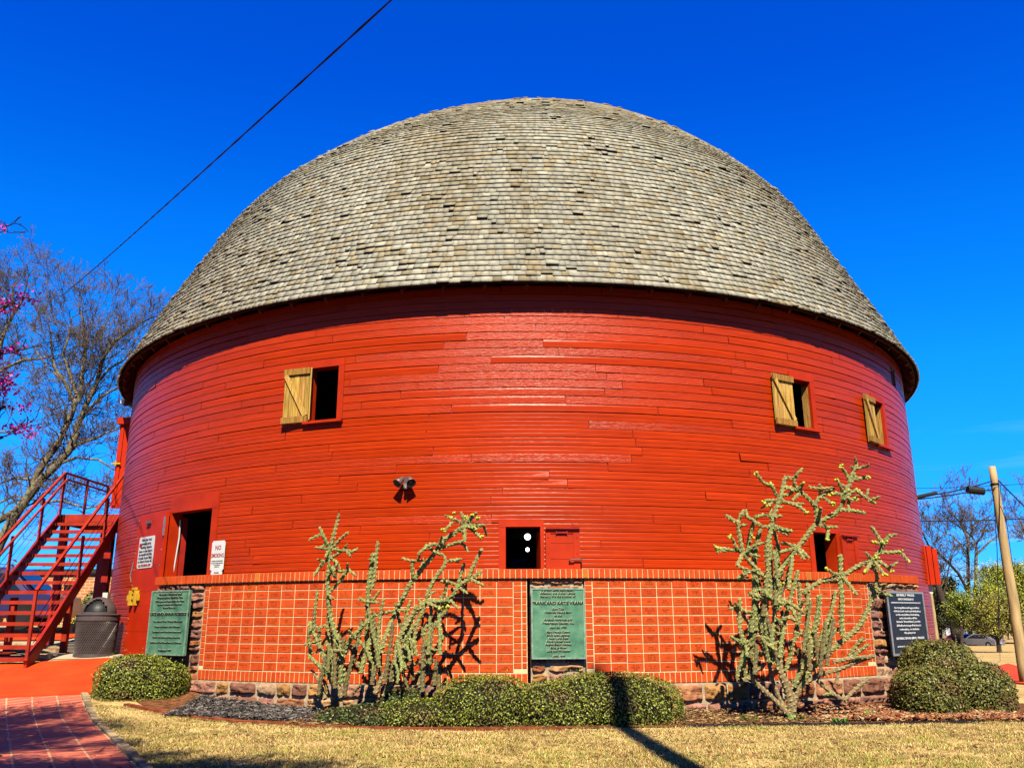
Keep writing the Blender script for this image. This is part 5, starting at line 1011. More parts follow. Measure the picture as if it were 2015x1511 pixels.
BC = [(1487, 932, -.1), (1503, 988, -.15), (1512, 995, -.15), (1588, 1010, -.2), (1654, 918, -.1), (1708, 940, -.12), (1647, 945, -.15), (1634, 973, -.1), (1687, 963, -.1), (1719, 989, -.2), (1684, 983, -.15), (1638, 992, -.15), (1628, 1060, -.2), (1628, 1120, -.1), (1773, 1086, -.15), (1787, 1104, -.15), (1753, 1123, -.2), (1741, 1131, -.25), (1703, 1126, -.2), (1722, 1101, -.1), (1726, 1097, -.12), (1719, 1067, -.15), (1742, 1068, -.15), (1518, 953, -.02), (1413, 1079, -.1), (1582, 951, -.1), (1540, 1150, -.2), (1480, 1056, -.1), (1438, 1056, -.1)]
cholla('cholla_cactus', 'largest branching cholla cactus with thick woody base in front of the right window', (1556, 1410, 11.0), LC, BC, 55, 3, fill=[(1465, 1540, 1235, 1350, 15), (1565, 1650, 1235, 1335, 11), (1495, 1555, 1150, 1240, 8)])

# ================================================================ shrubs
def shrub(name, label, ells, nleaf, size, cols, cat='shrub', group=None):
    c0_ = Vector(ells[0][:3]); sh = thing(name, (c0_.x, c0_.y, g(c0_.x, c0_.y)), label, cat, group)
    core = MB(); V = sum(e_[3]*e_[5] for e_ in ells); mb = MB(); p_ = 2.7
    def inside(P, e_, s_=1.0):
        return (np.abs((P[:, 0]-e_[0])/(e_[3]*s_))**p_+np.abs((P[:, 1]-e_[1])/(e_[4]*s_))**p_+np.abs((P[:, 2]-e_[2])/(e_[5]*s_))**p_) < 1
    for e_ in ells:
        n = int(nleaf*e_[3]*e_[5]/V); q = rng.normal(size=(n, 3)); q /= np.linalg.norm(q, axis=1)[:, None]; m_ = (np.abs(q)**p_).sum(1)**(-1/p_); u = q*m_[:, None]
        nrm = np.sign(u)*np.abs(u)**(p_-1)/np.array(e_[3:6]); nrm /= np.linalg.norm(nrm, axis=1)[:, None]
        dep = 1-rng.exponential(.035, n)+rng.normal(0, .012, n); lump = 1+.035*np.sin(u[:, 0]*e_[3]*11+e_[0]*5)*np.sin(u[:, 2]*e_[5]*13+u[:, 1]*9)
        P = np.array(e_[:3])+u*np.array(e_[3:6])*(dep*lump)[:, None]
        keep = P[:, 2] > np.array([g(a, b) for a, b in P[:, :2]])-.0
        for o_ in ells:
            if o_ is not e_: keep &= ~inside(P, o_, .93)
        P, nrm, dep = P[keep], nrm[keep], dep[keep]; k = len(P); nn = nrm+rng.normal(0, .55, (k, 3)); nn /= np.linalg.norm(nn, axis=1)[:, None]
        r = rng.random(k); cc = np.array(cols)[np.searchsorted(np.cumsum([.5, .25, .15, .1]), r).clip(0, 3)]*rng.uniform(.7, 1.25, k)[:, None]
        pat = np.sin(P[:, 0]*5.1+P[:, 2]*7)*np.sin(P[:, 2]*6.3-P[:, 0]*3.2+P[:, 1]*4); bw = np.clip((pat-.35)*1.6, 0, .75)*(rng.random(k) < .75); cc = cc*(1-bw[:, None])+np.array([.30, .17, .06])*bw[:, None]*rng.uniform(.5, 1.2, k)[:, None]
        leaves(mb, P, nn, rng.uniform(.6, 1.3, k)*size, cc)
        si = rng.integers(0, k, max(12, k//260)); sP = P[si]; sN = nrm[si]+rng.normal(0, .35, (len(si), 3))+[0, 0, .4]; ln_ = rng.uniform(.03, .085, len(si))[:, None]
        for t_ in (.25, .45, .65, .85, 1.0): leaves(mb, sP+sN*ln_*t_+rng.normal(0, .004, sP.shape), rng.normal(size=sP.shape), np.full(len(si), size*.8), np.array([cols[1]]*len(si))*rng.uniform(.7, 1.2, (len(si), 1)))
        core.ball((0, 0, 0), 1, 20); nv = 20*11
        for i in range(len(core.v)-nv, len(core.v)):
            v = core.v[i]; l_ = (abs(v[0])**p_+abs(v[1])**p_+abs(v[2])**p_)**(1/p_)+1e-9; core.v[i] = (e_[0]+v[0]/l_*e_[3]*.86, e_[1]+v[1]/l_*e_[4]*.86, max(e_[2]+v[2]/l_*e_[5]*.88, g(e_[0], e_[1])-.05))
    mb.build('foliage', 'leaf', sh); core.build('inner_hull', 'core', sh); return sh  # solid near-black hull paints the shade inside the leaf shell
HG = [(.22, .26, .03), (.44, .46, .045), (.09, .11, .02), (.34, .22, .05)]
shrub('boxwood_hedge', 'low rounded boxwood hedge under the central plaque, crossed by a pole shadow', [(1.10, 10.95, .16, .88, .60, .40), (-.42, 10.88, .15, .62, .60, .39), (.42, 10.9, .12, .5, .55, .34), (-1.15, 10.8, .08, .55, .52, .20)], 46000, .013, HG, 'hedge')
shrub('low_shrub', 'low dark leafy undergrowth at the feet of the two left chollas', [(-1.75, 10.85, .06, .38, .45, .16), (-2.15, 10.95, .04, .32, .35, .13), (-1.45, 11.2, .12, .3, .25, .26)], 8000, .015, [(.09, .13, .03), (.14, .2, .04), (.05, .07, .02), (.3, .25, .1)])
shrub('boxwood_bush', 'rounded boxwood bush on the left below the green plaque and red door', [(-5.50, 12.75, .32, .52, .5, .40), (-5.12, 12.8, .28, .35, .42, .33)], 20000, .015, HG, 'bush')
shrub('boxwood_bush', 'big two-lobed boxwood bush at the right end of the brick wall', [(*at(1850, 1336, 12.4), .47, .6, .52), (*at(1918, 1368, 12.0), .43, .55, .44), (*at(1826, 1368, 11.6), .42, .45, .36)], 40000, .0165, [(.19, .19, .035), (.30, .28, .05), (.08, .09, .02), (.36, .21, .07)], 'bush')
# ================================================================ trees
class Seg:
    def __init__(s): s.a = []; s.b = []; s.r0 = []; s.r1 = []
    def add(s, p, q, r0, r1): s.a.append(tuple(p)); s.b.append(tuple(q)); s.r0.append(r0); s.r1.append(r1)
def grow(sg, p, d, l_, r, depth, rd, up=.25, wig=.28, ends=None, rmin=.004, fork=(2, 4)):
    n = 4 if depth > 0 else 3; q = Vector(p); dd = Vector(d); r0 = r
    for i in range(n):
        dd = (dd+Vector((rd.gauss(0, wig), rd.gauss(0, wig), rd.gauss(0, wig)+up*.25))).normalized(); q2 = q+dd*l_/n; r1 = max(r*(1-(i+1)/n*.55), rmin); sg.add(q, q2, r0, r1); 
        if depth > 0 and i > 0:
            for _ in range(rd.choice([0, 1, 1, 2]) if depth > 1 else rd.choice([1, 1, 2])):
                sd_ = (dd+Vector((rd.uniform(-1, 1), rd.uniform(-1, 1), rd.uniform(-.4, .9)))*.95).normalized(); grow(sg, q2, sd_, l_*rd.uniform(.4, .68), r1*.6, depth-1, rd, up, wig, ends, rmin, fork)
        q = q2; r0 = r1
    if depth > 0: grow(sg, q, dd, l_*.65, r0*.85, depth-1, rd, up, wig, ends, rmin, fork)
    elif ends is not None: ends.append((q, dd))
def bare_tree(name, label, Y, limbs, depth, blen, seed, group=None, trunk='bark', rmin=.006, side=1.0, ends=None, density=1.0, col=None):
    rd = random.Random(seed); P0 = at(*limbs[0][1][0], Y); tr = thing(name, (P0.x, P0.y, g(P0.x, P0.y)), label, 'tree', group); mb = MB(); sg = Seg()
    for (w0, w1), pts, *dy in limbs:
        dy = dy[0] if dy else (0, 0); n = len(pts); Q = [at(x, y, Y+dy[0]+(dy[1]-dy[0])*i/(n-1)) for i, (x, y) in enumerate(pts)]
        if pts is limbs[0][1]: Q[0].z = min(Q[0].z, g(Q[0].x, Q[0].y)-.1)
        k = Y/1720/2; mb.tube(Q, [max((w0+(w1-w0)*i/(n-1))*k, rmin) for i in range(n)], 8, cap=False)
        for i in range(n-1):
            d_ = (Q[i+1]-Q[i]); L_ = d_.length; m_ = int(L_/(blen*.34)*density+rd.random())
            if limbs[0][1] is pts and i < n*.45: m_ = 0
            for _ in range(m_):
                t = rd.random(); p = Q[i]+d_*t; wpx = w0+(w1-w0)*(i+t)/(n-1); sd_ = (d_.normalized()*.5+Vector((rd.uniform(-1, 1), rd.uniform(-1, 1), rd.uniform(-.2, .8)))*side).normalized()
                grow(sg, p, sd_, blen*rd.uniform(.6, 1.2), max(wpx*k*.35, rmin*1.5), depth, rd, rmin=rmin, ends=ends)
        grow(sg, Q[-1], (Q[-1]-Q[-2]).normalized(), blen, max(w1*k*.9, rmin*2), depth, rd, rmin=rmin, ends=ends)
    t_ = mb.build('trunk', trunk, tr, smooth=True); tw = MB(); cones(tw, sg.a, sg.b, sg.r0, sg.r1, 3); tw.build('branches', col or 'twig', tr); return tr
bare_tree('bare_tree', 'tall leafless tree with thick leaning trunk behind the red stairs', 24,
 [((22, 15), [(-60, 1230), (-25, 1130), (0, 1068), (24, 1023), (50, 985), (79, 946), (111, 915), (135, 888), (152, 850)]), ((14, 11), [(-8, 1027), (30, 1006), (55, 975), (68, 943), (89, 908), (113, 875), (137, 824), (148, 793)]),
  ((9, 4), [(148, 793), (127, 752), (107, 724), (101, 683), (100, 660)]), ((8, 3), [(151, 780), (134, 724), (124, 700), (136, 660), (141, 625)]), ((8, 3), [(155, 790), (169, 683), (165, 640), (158, 610)]),
  ((11, 6), [(148, 850), (168, 800), (190, 755), (203, 701), (225, 672), (250, 655)]), ((7, 3), [(165, 815), (200, 780), (232, 762), (268, 750)]), ((6, 3), [(190, 755), (215, 725), (242, 710), (258, 690)]), ((6, 2.5), [(140, 880), (180, 865), (215, 850), (238, 842)]),
  ((6, 3), [(79, 946), (30, 940), (-10, 955)]), ((7, 3), [(110, 915), (150, 900), (195, 905), (225, 925)]), ((5, 2.5), [(128, 752), (90, 720), (65, 680)]), ((5, 2.5), [(203, 701), (197, 655), (212, 630)]), ((6, 3), [(80, 990), (120, 985), (170, 1000), (215, 990)])],
 3, 1.02, 11, 'leafless trees on the left', rmin=.0058, density=1.55)
bare_tree('bare_tree', 'leafless tree at the left picture edge behind the pink blossom', 27,
 [((16, 12), [(-90, 1230), (-60, 1000), (-30, 850), (-5, 700)]), ((9, 5), [(-5, 700), (8, 655), (28, 615), (45, 590)]), ((7, 4), [(-20, 745), (15, 722), (45, 708), (80, 706), (105, 700)]), ((6, 3), [(28, 615), (25, 570), (30, 560)]), ((6, 3), [(-30, 850), (20, 850), (60, 830)]), ((5, 3), [(-25, 1000), (30, 975), (70, 985)]), ((5, 3), [(-5, 700), (-10, 620)])],
 3, 1.1, 12, 'leafless trees on the left', rmin=.0062, density=1.5)
# redbud close on the left: trunk outside the frame, blossom sprays reach in and shade the path
rd = random.Random(5); rb = thing('redbud_tree', (-5.6, 5.4, g(-5.6, 5.4)), 'redbud tree with magenta blossom reaching in at the left picture edge', 'tree'); sg = Seg(); ends = []; mb = MB(); base = Vector((-5.6, 5.4, g(-5.6, 5.4)))
mb.tube([base-Vector((0, 0, .1)), base+Vector((.05, .05, .9)), base+Vector((.0, .2, 1.7))], [.13, .11, .09], 10)
vis = [at(10, 603, 7.2), at(5, 690, 7.0), at(10, 800, 7.4), at(-5, 450, 6.9), at(5, 860, 7.3), at(-12, 745, 6.8)]
LD_ = Vector((-SUN_H.x*math.cos(SUN_EL), -SUN_H.y*math.cos(SUN_EL), -math.sin(SUN_EL))); high = []
for k_ in range(84):               # the crown hangs over the path, outside the frame
    tx_, ty_ = (random.uniform(-7.2, -3.9), random.uniform(7.6, 12.0)) if k_ < 62 else (random.uniform(-3.5, -1.6), random.uniform(7.2, 7.9)) if k_ < 76 else (random.uniform(-9, -7.6), random.uniform(11.5, 13.5))
    if tx_ > c0.x+(ty_-c0.y)*(ed.x/ed.y)+.3 and k_ < 62: continue
    for s_ in np.arange(3.2, 12, .35):
        q = Vector((tx_, ty_, g(tx_, ty_)))-LD_*s_; pr = proj(q)
        if (pr[0] < -260 or pr[1] < -420) and q.y < 6.8: high.append(q); break
tips = [(q, .03) for q in vis]+[(q, .04) for q in high]
hub = Vector((-6.4, 3.2, 4.9)); mb.tube([base+Vector((0, .1, 1.3)), base.lerp(hub, .55)+Vector((-.2, 0, .1)), hub], [.1, .085, .07], 8)
def clear_(q):                       # limb stays out of the picture
    s0_ = hub
    return all(not (-250 < proj(s0_.lerp(q, t_))[0] < 2055 and -300 < proj(s0_.lerp(q, t_))[1] < 1560) for t_ in (.2, .4, .6, .8, 1))
for q, r_ in tips:
    if not any(q is v_ for v_ in vis) and not clear_(q): continue
    s0_ = base+Vector((0, .2, 1.6)) if any(q is v_ for v_ in vis) else hub; m_ = s0_.lerp(q, .5)+Vector((rd.uniform(-.15, .15), rd.uniform(-.15, .15), .12)); mb.tube([s0_, m_, q], [.06, .035, .014], 6, cap=False); 
    inpic = any(q is v_ for v_ in vis)
    for _ in range(2 if inpic else 6): grow(sg, m_.lerp(q, rd.uniform(.9, 1) if inpic else rd.uniform(.3, 1)), ((q-m_).normalized()+Vector((rd.uniform(-.7, .7), rd.uniform(-.6, .6), rd.uniform(-.4, .3)))).normalized(), (.22 if inpic else .42), (.006 if inpic else .012), 1 if inpic else 2, rd, up=.1, ends=ends, rmin=.004)
mb.build('trunk', 'bark_dark', rb, smooth=True); tw = MB(); cones(tw, sg.a, sg.b, sg.r0, sg.r1, 4); tw.build('branches', 'bark_dark', rb)
fl_ = MB(); P = []
for px, py, Y_, sx_, sz_, n in ((28, 594, 7.2, .13, .028, 110), (48, 580, 7.2, .05, .04, 60), (8, 602, 7.2, .08, .04, 90), (5, 445, 6.9, .05, .03, 50), (18, 687, 7.0, .09, .022, 90), (0, 745, 7, .05, .06, 60), (12, 770, 7.2, .1, .07, 210), (20, 742, 7.3, .05, .04, 60), (50, 802, 7.4, .07, .02, 50), (40, 842, 7.3, .12, .03, 110), (62, 855, 7.3, .04, .03, 40), (0, 700, 7, .03, .03, 20), (76, 596, 7.2, .02, .015, 14)):
    c_ = at(px-9, py, Y_); n = int(n*.75); sx_ *= .8; P.append(np.array(c_)+rng.normal(size=(n, 3))*[sx_, .06, sz_])
P = np.concatenate(P); k = len(P); cc = np.array([[1.5, .06, .8]])*rng.uniform(.45, 1.25, (k, 1)); leaves(fl_, P, rng.normal(size=(k, 3)), rng.uniform(.011, .02, k), cc, .8); fl_.build('blossom', 'leaf', rb)
# sprays of bloom over the path (cast its dappled shade)
M['sprayleaf'] = M['leaf']
fl2 = MB(); E_ = np.array([tuple(q) for q, _ in ends if proj(q)[0] < -60 or proj(q)[1] < -60])
if len(E_): PP = np.repeat(E_, 9, 0)+rng.normal(0, .07, (len(E_)*9, 3)); leaves(fl2, PP, rng.normal(size=PP.shape), rng.uniform(.015, .026, len(PP)), np.array([[.85, .04, .4]])*rng.uniform(.5, 1.2, (len(PP), 1)), .8); fl2.build('blossom', 'leaf', rb)
# small green leaf tip at the lower left corner
lp = onground(6, 1500); sg2 = thing('young_plant', lp, 'green leaf tip poking in at the lower left corner', 'plant'); mb = MB()
leaves(mb, np.array([(lp.x-.06, lp.y-.1, lp.z+.10), (lp.x-.0, lp.y-.12, lp.z+.07), (lp.x-.1, lp.y-.06, lp.z+.05)]), np.array([(.1, -.6, .8), (.3, -.5, .8), (-.3, -.5, .8)]), np.array([.07, .055, .06]), np.array([(.08, .5, .06)]*3)); mb.build('leaf_blade', 'leaf', sg2)

RT = 'trees across the street on the right'
bare_tree('bare_tree', 'tall leafless tree rising above the green trees across the street', 100, [((9, 6), [(1908, 1250), (1906, 1180), (1905, 1113), (1905, 1062)]), ((5, 2.5), [(1905, 1062), (1898, 1043), (1886, 1024), (1872, 1009)]), ((5, 2.5), [(1905, 1062), (1913, 1043), (1918, 1030), (1940, 1019)]), ((4, 2), [(1913, 1043), (1911, 1020), (1911, 1001)]), ((4, 2), [(1903, 1095), (1891, 1071), (1875, 1055), (1855, 1046)])], 3, 2.7, 21, RT, rmin=.02, density=.85)
bare_tree('bare_tree', 'leafless tree with a forked trunk just left of the leaning wooden pole', 98, [((8, 6), [(1922, 1250), (1920, 1180), (1920, 1130), (1921, 1083)]), ((5, 2.5), [(1921, 1083), (1920, 1070), (1932, 1056), (1940, 1035)]), ((4, 2), [(1923, 1090), (1948, 1065), (1963, 1054), (1975, 1045)])], 3, 2.5, 22, RT, rmin=.02, density=.8)
bare_tree('bare_tree', 'thick leafless tree leaning left beside the barn edge', 96, [((18, 11), [(1884, 1262), (1876, 1225), (1867, 1203), (1853, 1177), (1845, 1150)]), ((6, 3), [(1908, 1168), (1885, 1127), (1858, 1098), (1827, 1072), (1816, 1050)], (2, 0)), ((4, 2), [(1853, 1177), (1862, 1150), (1866, 1120), (1875, 1090)]), ((4, 2), [(1850, 1170), (1835, 1140), (1828, 1110)])], 3, 2.7, 23, RT, rmin=.02, density=1.2, trunk='bark_dark')
bare_tree('bare_tree', 'leafless tree cut by the right picture edge', 105, [((9, 6), [(2040, 1250), (2036, 1180), (2032, 1110)]), ((5, 3), [(2032, 1110), (2020, 1060), (2008, 1025)]), ((5, 3), [(2032, 1110), (2045, 1060), (2050, 1010)])], 3, 3.0, 24, RT, rmin=.021)
def leafy(name, label, Y, trunk_px, clumps, n, size, cols, seed, wpx=7, group=RT):
    rd = random.Random(seed); Q = [at(x, y, Y) for x, y in trunk_px]; Q[0].z = g(Q[0].x, Q[0].y)-.1; tr = thing(name, (Q[0].x, Q[0].y, Q[0].z), label, 'tree', group)
    mb = MB(); k = Y/1720/2; mb.tube(Q, [wpx*k*(1-.35*i/(len(Q)-1)) for i in range(len(Q))], 8, cap=False); sg = Seg()
    for x, y, rx, ry in clumps:
        c_ = at(x, y, Y+rd.uniform(-1.0, 1.0)); mb.tube([Q[-1], Q[-1].lerp(c_, .5)+Vector((0, 0, .15)), c_], [wpx*k*.4, wpx*k*.25, .02], 5, cap=False)
        for _ in range(4): grow(sg, c_, Vector((rd.uniform(-1, 1), rd.uniform(-1, 1), rd.uniform(-.2, 1))).normalized(), 1.1, .03, 1, rd, rmin=.01)
    mb.build('trunk', 'bark_dark', tr, smooth=True); tw = MB(); cones(tw, sg.a, sg.b, sg.r0, sg.r1, 3); tw.build('branches', 'bark_dark', tr)
    lf = MB(); tot = sum(a[2]*a[3] for a in clumps)
    for x, y, rx, ry in clumps:
        m_ = int(n*rx*ry/tot); sub = max(5, int(m_/42)); q = rng.normal(size=(sub, 3)); q /= np.linalg.norm(q, axis=1)[:, None]; q *= rng.uniform(.45, 1, (sub, 1))
        c_ = np.array(at(x, y, Y+rng.uniform(-.8, .8))); s3 = np.array([rx, (rx+ry)/2, ry])*Y/1720; cen = c_+q*s3; idx = rng.integers(0, sub, m_)
        P = cen[idx]+rng.normal(size=(m_, 3))*s3.mean()*.24*rng.uniform(.4, 1.5, (m_, 1)); tone = rng.uniform(.6, 1.25, sub)[idx]; cc = np.array(cols)[rng.integers(0, len(cols), m_)]*(tone*rng.uniform(.75, 1.2, m_))[:, None]
        leaves(lf, P, rng.normal(size=(m_, 3))+[0, -.4, .5], rng.uniform(.6, 1.2, m_)*size, cc, .5)
    lf.build('crown', 'leaf', tr); return tr
YG = [(.62, .66, .05), (.5, .56, .05), (.72, .66, .09), (.34, .4, .05)]; OG = [(.3, .24, .05), (.24, .24, .04), (.38, .3, .07), (.15, .15, .04)]; DG = [(.10, .13, .03), (.16, .18, .05), (.2, .17, .07), (.05, .07, .02)]
leafy('leafy_tree', 'bright yellow-green tree behind the leaning wooden pole', 95, [(1965, 1258), (1962, 1200), (1958, 1160)], [(1950, 1135, 26, 22), (1975, 1130, 30, 22), (1935, 1160, 26, 20), (1990, 1150, 24, 30), (2005, 1125, 20, 20), (1960, 1165, 35, 22)], 17000, .10, YG, 31)
leafy('leafy_tree', 'spreading olive-green tree with a short black trunk beside the street', 62, [(1967, 1290), (1966, 1276), (1964, 1262)], [(1940, 1205, 26, 22), (1968, 1195, 28, 26), (1992, 1215, 20, 24), (1920, 1225, 20, 14), (1950, 1238, 32, 12), (1985, 1240, 22, 10), (1935, 1185, 18, 12)], 17000, .066, [(.48, .38, .06), (.6, .56, .06), (.3, .22, .06), (.44, .42, .05)], 32, wpx=11)
leafy('leafy_tree', 'green tree in the gap between the leaning trunk and the olive tree', 92, [(1890, 1255), (1892, 1215), (1893, 1190)], [(1890, 1180, 20, 18), (1905, 1200, 20, 22), (1875, 1200, 16, 18), (1898, 1225, 22, 14)], 11000, .10, [(.4, .46, .05), (.3, .36, .04), (.5, .5, .07), (.16, .2, .03)], 33)
leafy('leafy_tree', 'dark green tree at the barn edge behind the thin light pole', 104, [(1850, 1258), (1850, 1215), (1850, 1190)], [(1848, 1170, 20, 26), (1855, 1205, 22, 20), (1862, 1150, 16, 16), (1842, 1225, 14, 16)], 14000, .15, DG, 34)
leafy('leafy_tree', 'distant green tree at the right picture edge behind the poles', 110, [(2015, 1255), (2015, 1200)], [(2010, 1150, 22, 30), (2020, 1190, 22, 30), (2000, 1225, 26, 16)], 11000, .16, YG, 35)
# bush behind the can
q = onground(172, 1232); shrub('yard_bush', 'small loose green bush behind the trash can under the stairs', [(q.x, q.y+.5, q.z+.45, .42, .4, .5)], 2600, .04, [(.2, .24, .05), (.3, .3, .06), (.1, .12, .03), (.5, .25, .1)], 'bush')
q = onground(118, 1222); shrub('yard_bush', 'low rusty bush against the orange brick building', [(q.x, q.y+.3, q.z+.25, .6, .4, .3), (q.x-2.6, q.y+.3, q.z+.25, .7, .4, .3)], 2400, .045, [(.3, .12, .05), (.4, .2, .06), (.15, .08, .03), (.3, .28, .08)], 'bush')

# ================================================================ poles, cables
def pole(name, label, base, top, r0, r1, m='pole', extra=None):
    t_ = thing(name, base, label, 'utility pole'); mb = MB(); n = 14; pts = [Vector(base)-Vector((0, 0, .2))]+[Vector(base).lerp(Vector(top), (i+1)/n)+Vector((random.uniform(-.006, .006), random.uniform(-.006, .006), 0)) for i in range(n)]
    mb.tube(pts, [r0+(r1-r0)*i/n for i in range(n+1)], 16); mb.build('shaft', m, t_, smooth=True); return t_
tp = at(1952, 918, 19.0); bx = tp.x+.0; pl = pole('utility_pole', 'big pale wooden utility pole at the right carrying the cable junction', (bx, 19.0, g(bx, 19.0)), (bx, 19.0, tp.z), .125, .075)
mb = MB(); mb.lathe((bx, 19.0, tp.z-.43), [(.086, 0), (.09, .02), (.09, .04), (.086, .05)], 16); mb.tube([(bx-.07, 18.93, tp.z-.5), (bx+.07, 18.91, tp.z-.43), (bx+.09, 19.0, tp.z-.7)], .008, 5); mb.tube([(bx+.0, 18.91, tp.z-.9), (bx+.09, 18.93, tp.z-1.2), (bx+.11, 19.0, tp.z-2.2), (bx+.07, 18.89, tp.z-4)], .0075, 5); mb.build('cable_strap', 'wire', pl)
tq = at(1831, 1163, 44); bq = at(1844, 1256, 44); pole('light_pole', 'thin pale pole rising beside the right edge of the barn', (bq.x, 44, g(bq.x, 44)), (bq.x, 44, tq.z+.6), .11, .06)
def cable(pts, r_, label, sag=0, m='wire', name='overhead_cable', extra=None):
    P = [Vector(p) for p in pts]; mb = MB()
    for a, b in zip(P[:-1], P[1:]):
        n = 24; mb.tube([a.lerp(b, i/n)-Vector((0, 0, sag*4*(i/n)*(1-i/n))) for i in range(n+1)], r_, 6)
    return mb.build(name, m, label=label, cat='cable')
# shadow-casting pole stands behind the viewpoint to the right; the long cable hangs from it
px_, py_ = 1.98, .9; a1 = Vector(ray(765, 0)); a2 = Vector(ray(130, 575)); nrm = a1.cross(a2); Hp = -(nrm.x*px_+nrm.y*py_)/nrm.z+EYE
PH = 13.15
pole('utility_pole', 'tall utility pole beside the camera, seen only by its shadow on the hedge', (px_, py_, g(px_, py_)), (px_, py_, PH), .15, .115)
far = at(120, 583, 20); nr = Vector((0, 0, EYE))+a1*(2.6/a1.y); dirn = (nr-far).normalized()
mb = MB(); P = []
for i in range(90):
    t = i/89; c_ = far.lerp(nr+dirn*1.5, t)-Vector((0, 0, .05*4*t*(1-t))); ph = i*1.3; P.append(c_)
ra = [.0085+(.0028-.0085)*i/89 for i in range(90)]
for sg_ in (1, -1): mb.tube([p+Vector((math.cos(i*1.9)*ra[i]*.8*sg_, 0, math.sin(i*1.9)*ra[i]*.8*sg_)) for i, p in enumerate(P)], ra, 5)
mb.build('overhead_cable', 'wire', label='twisted black cable crossing the upper left sky above the dome', cat='cable')
pt1 = Vector((bx, 19.0, tp.z-.31))
q1 = at(1795, 979, 18.3); cable([pt1, q1], .015, 'upper black cable from the wooden pole to the barn edge', .05)
jb = at(1921, 965, 18.7); q2 = at(1795, 983, 18.3)
cable([Vector((bx, 18.97, tp.z-.5)), jb, q2], .014, 'lower black cable carrying the junction case', .02)
mb = MB(); mb.tube([jb+Vector((-.19, 0, .02)), jb+Vector((.16, 0, -.02))], .086, 10); mb.tube([jb+Vector((-.1+.06*math.cos(t_), 0, -.11-.06*math.sin(t_))) for t_ in np.linspace(-1.2, 4.2, 12)], .0055, 4); mb.tube([jb+Vector((.03, 0, -.07)), jb+Vector((.08, 0, -.28)), jb+Vector((.1, 0, -.9))], .005, 4); mb.build('junction_case', 'black', label='black cylindrical splice case hanging on the cable beside the wooden pole', cat='splice case')
c3 = at(1822, 975, 18.45); mb = MB(); mb.tube([at(1800, 979, 18.3), at(1842, 970, 18.45)], .042, 8); mb.build('cable_sleeve', 'black', label='thick black cable sleeve next to the barn edge', cat='cable sleeve')
cable([at(1700, 1024, 40), at(2100, 1016, 38)], .022, 'thin horizontal cable low across the right sky', .1); cable([at(1690, 960, 60), at(2100, 945, 55)], .018, 'faint thin cable crossing behind the pole top', .2)
cable([Vector((bx+.07, 19.0, tp.z-.29)), at(2080, 1060, 16.6)], .014, 'guy cable running down right from the wooden pole', 0)
cable([at(1955, 975, 18.9), at(1962, 1080, 18.9), at(1966, 1230, 18.9), onground(1968, 1300)], .009, 'slack thin cable dropping beside the wooden pole', 0)
for y_ in (1112, 1122): cable([at(-60, y_-6, 32), at(215, y_+2, 31)], .012, 'thin wire seen through the stairs, %s of two' % ('upper' if y_ == 1112 else 'lower'), .05)

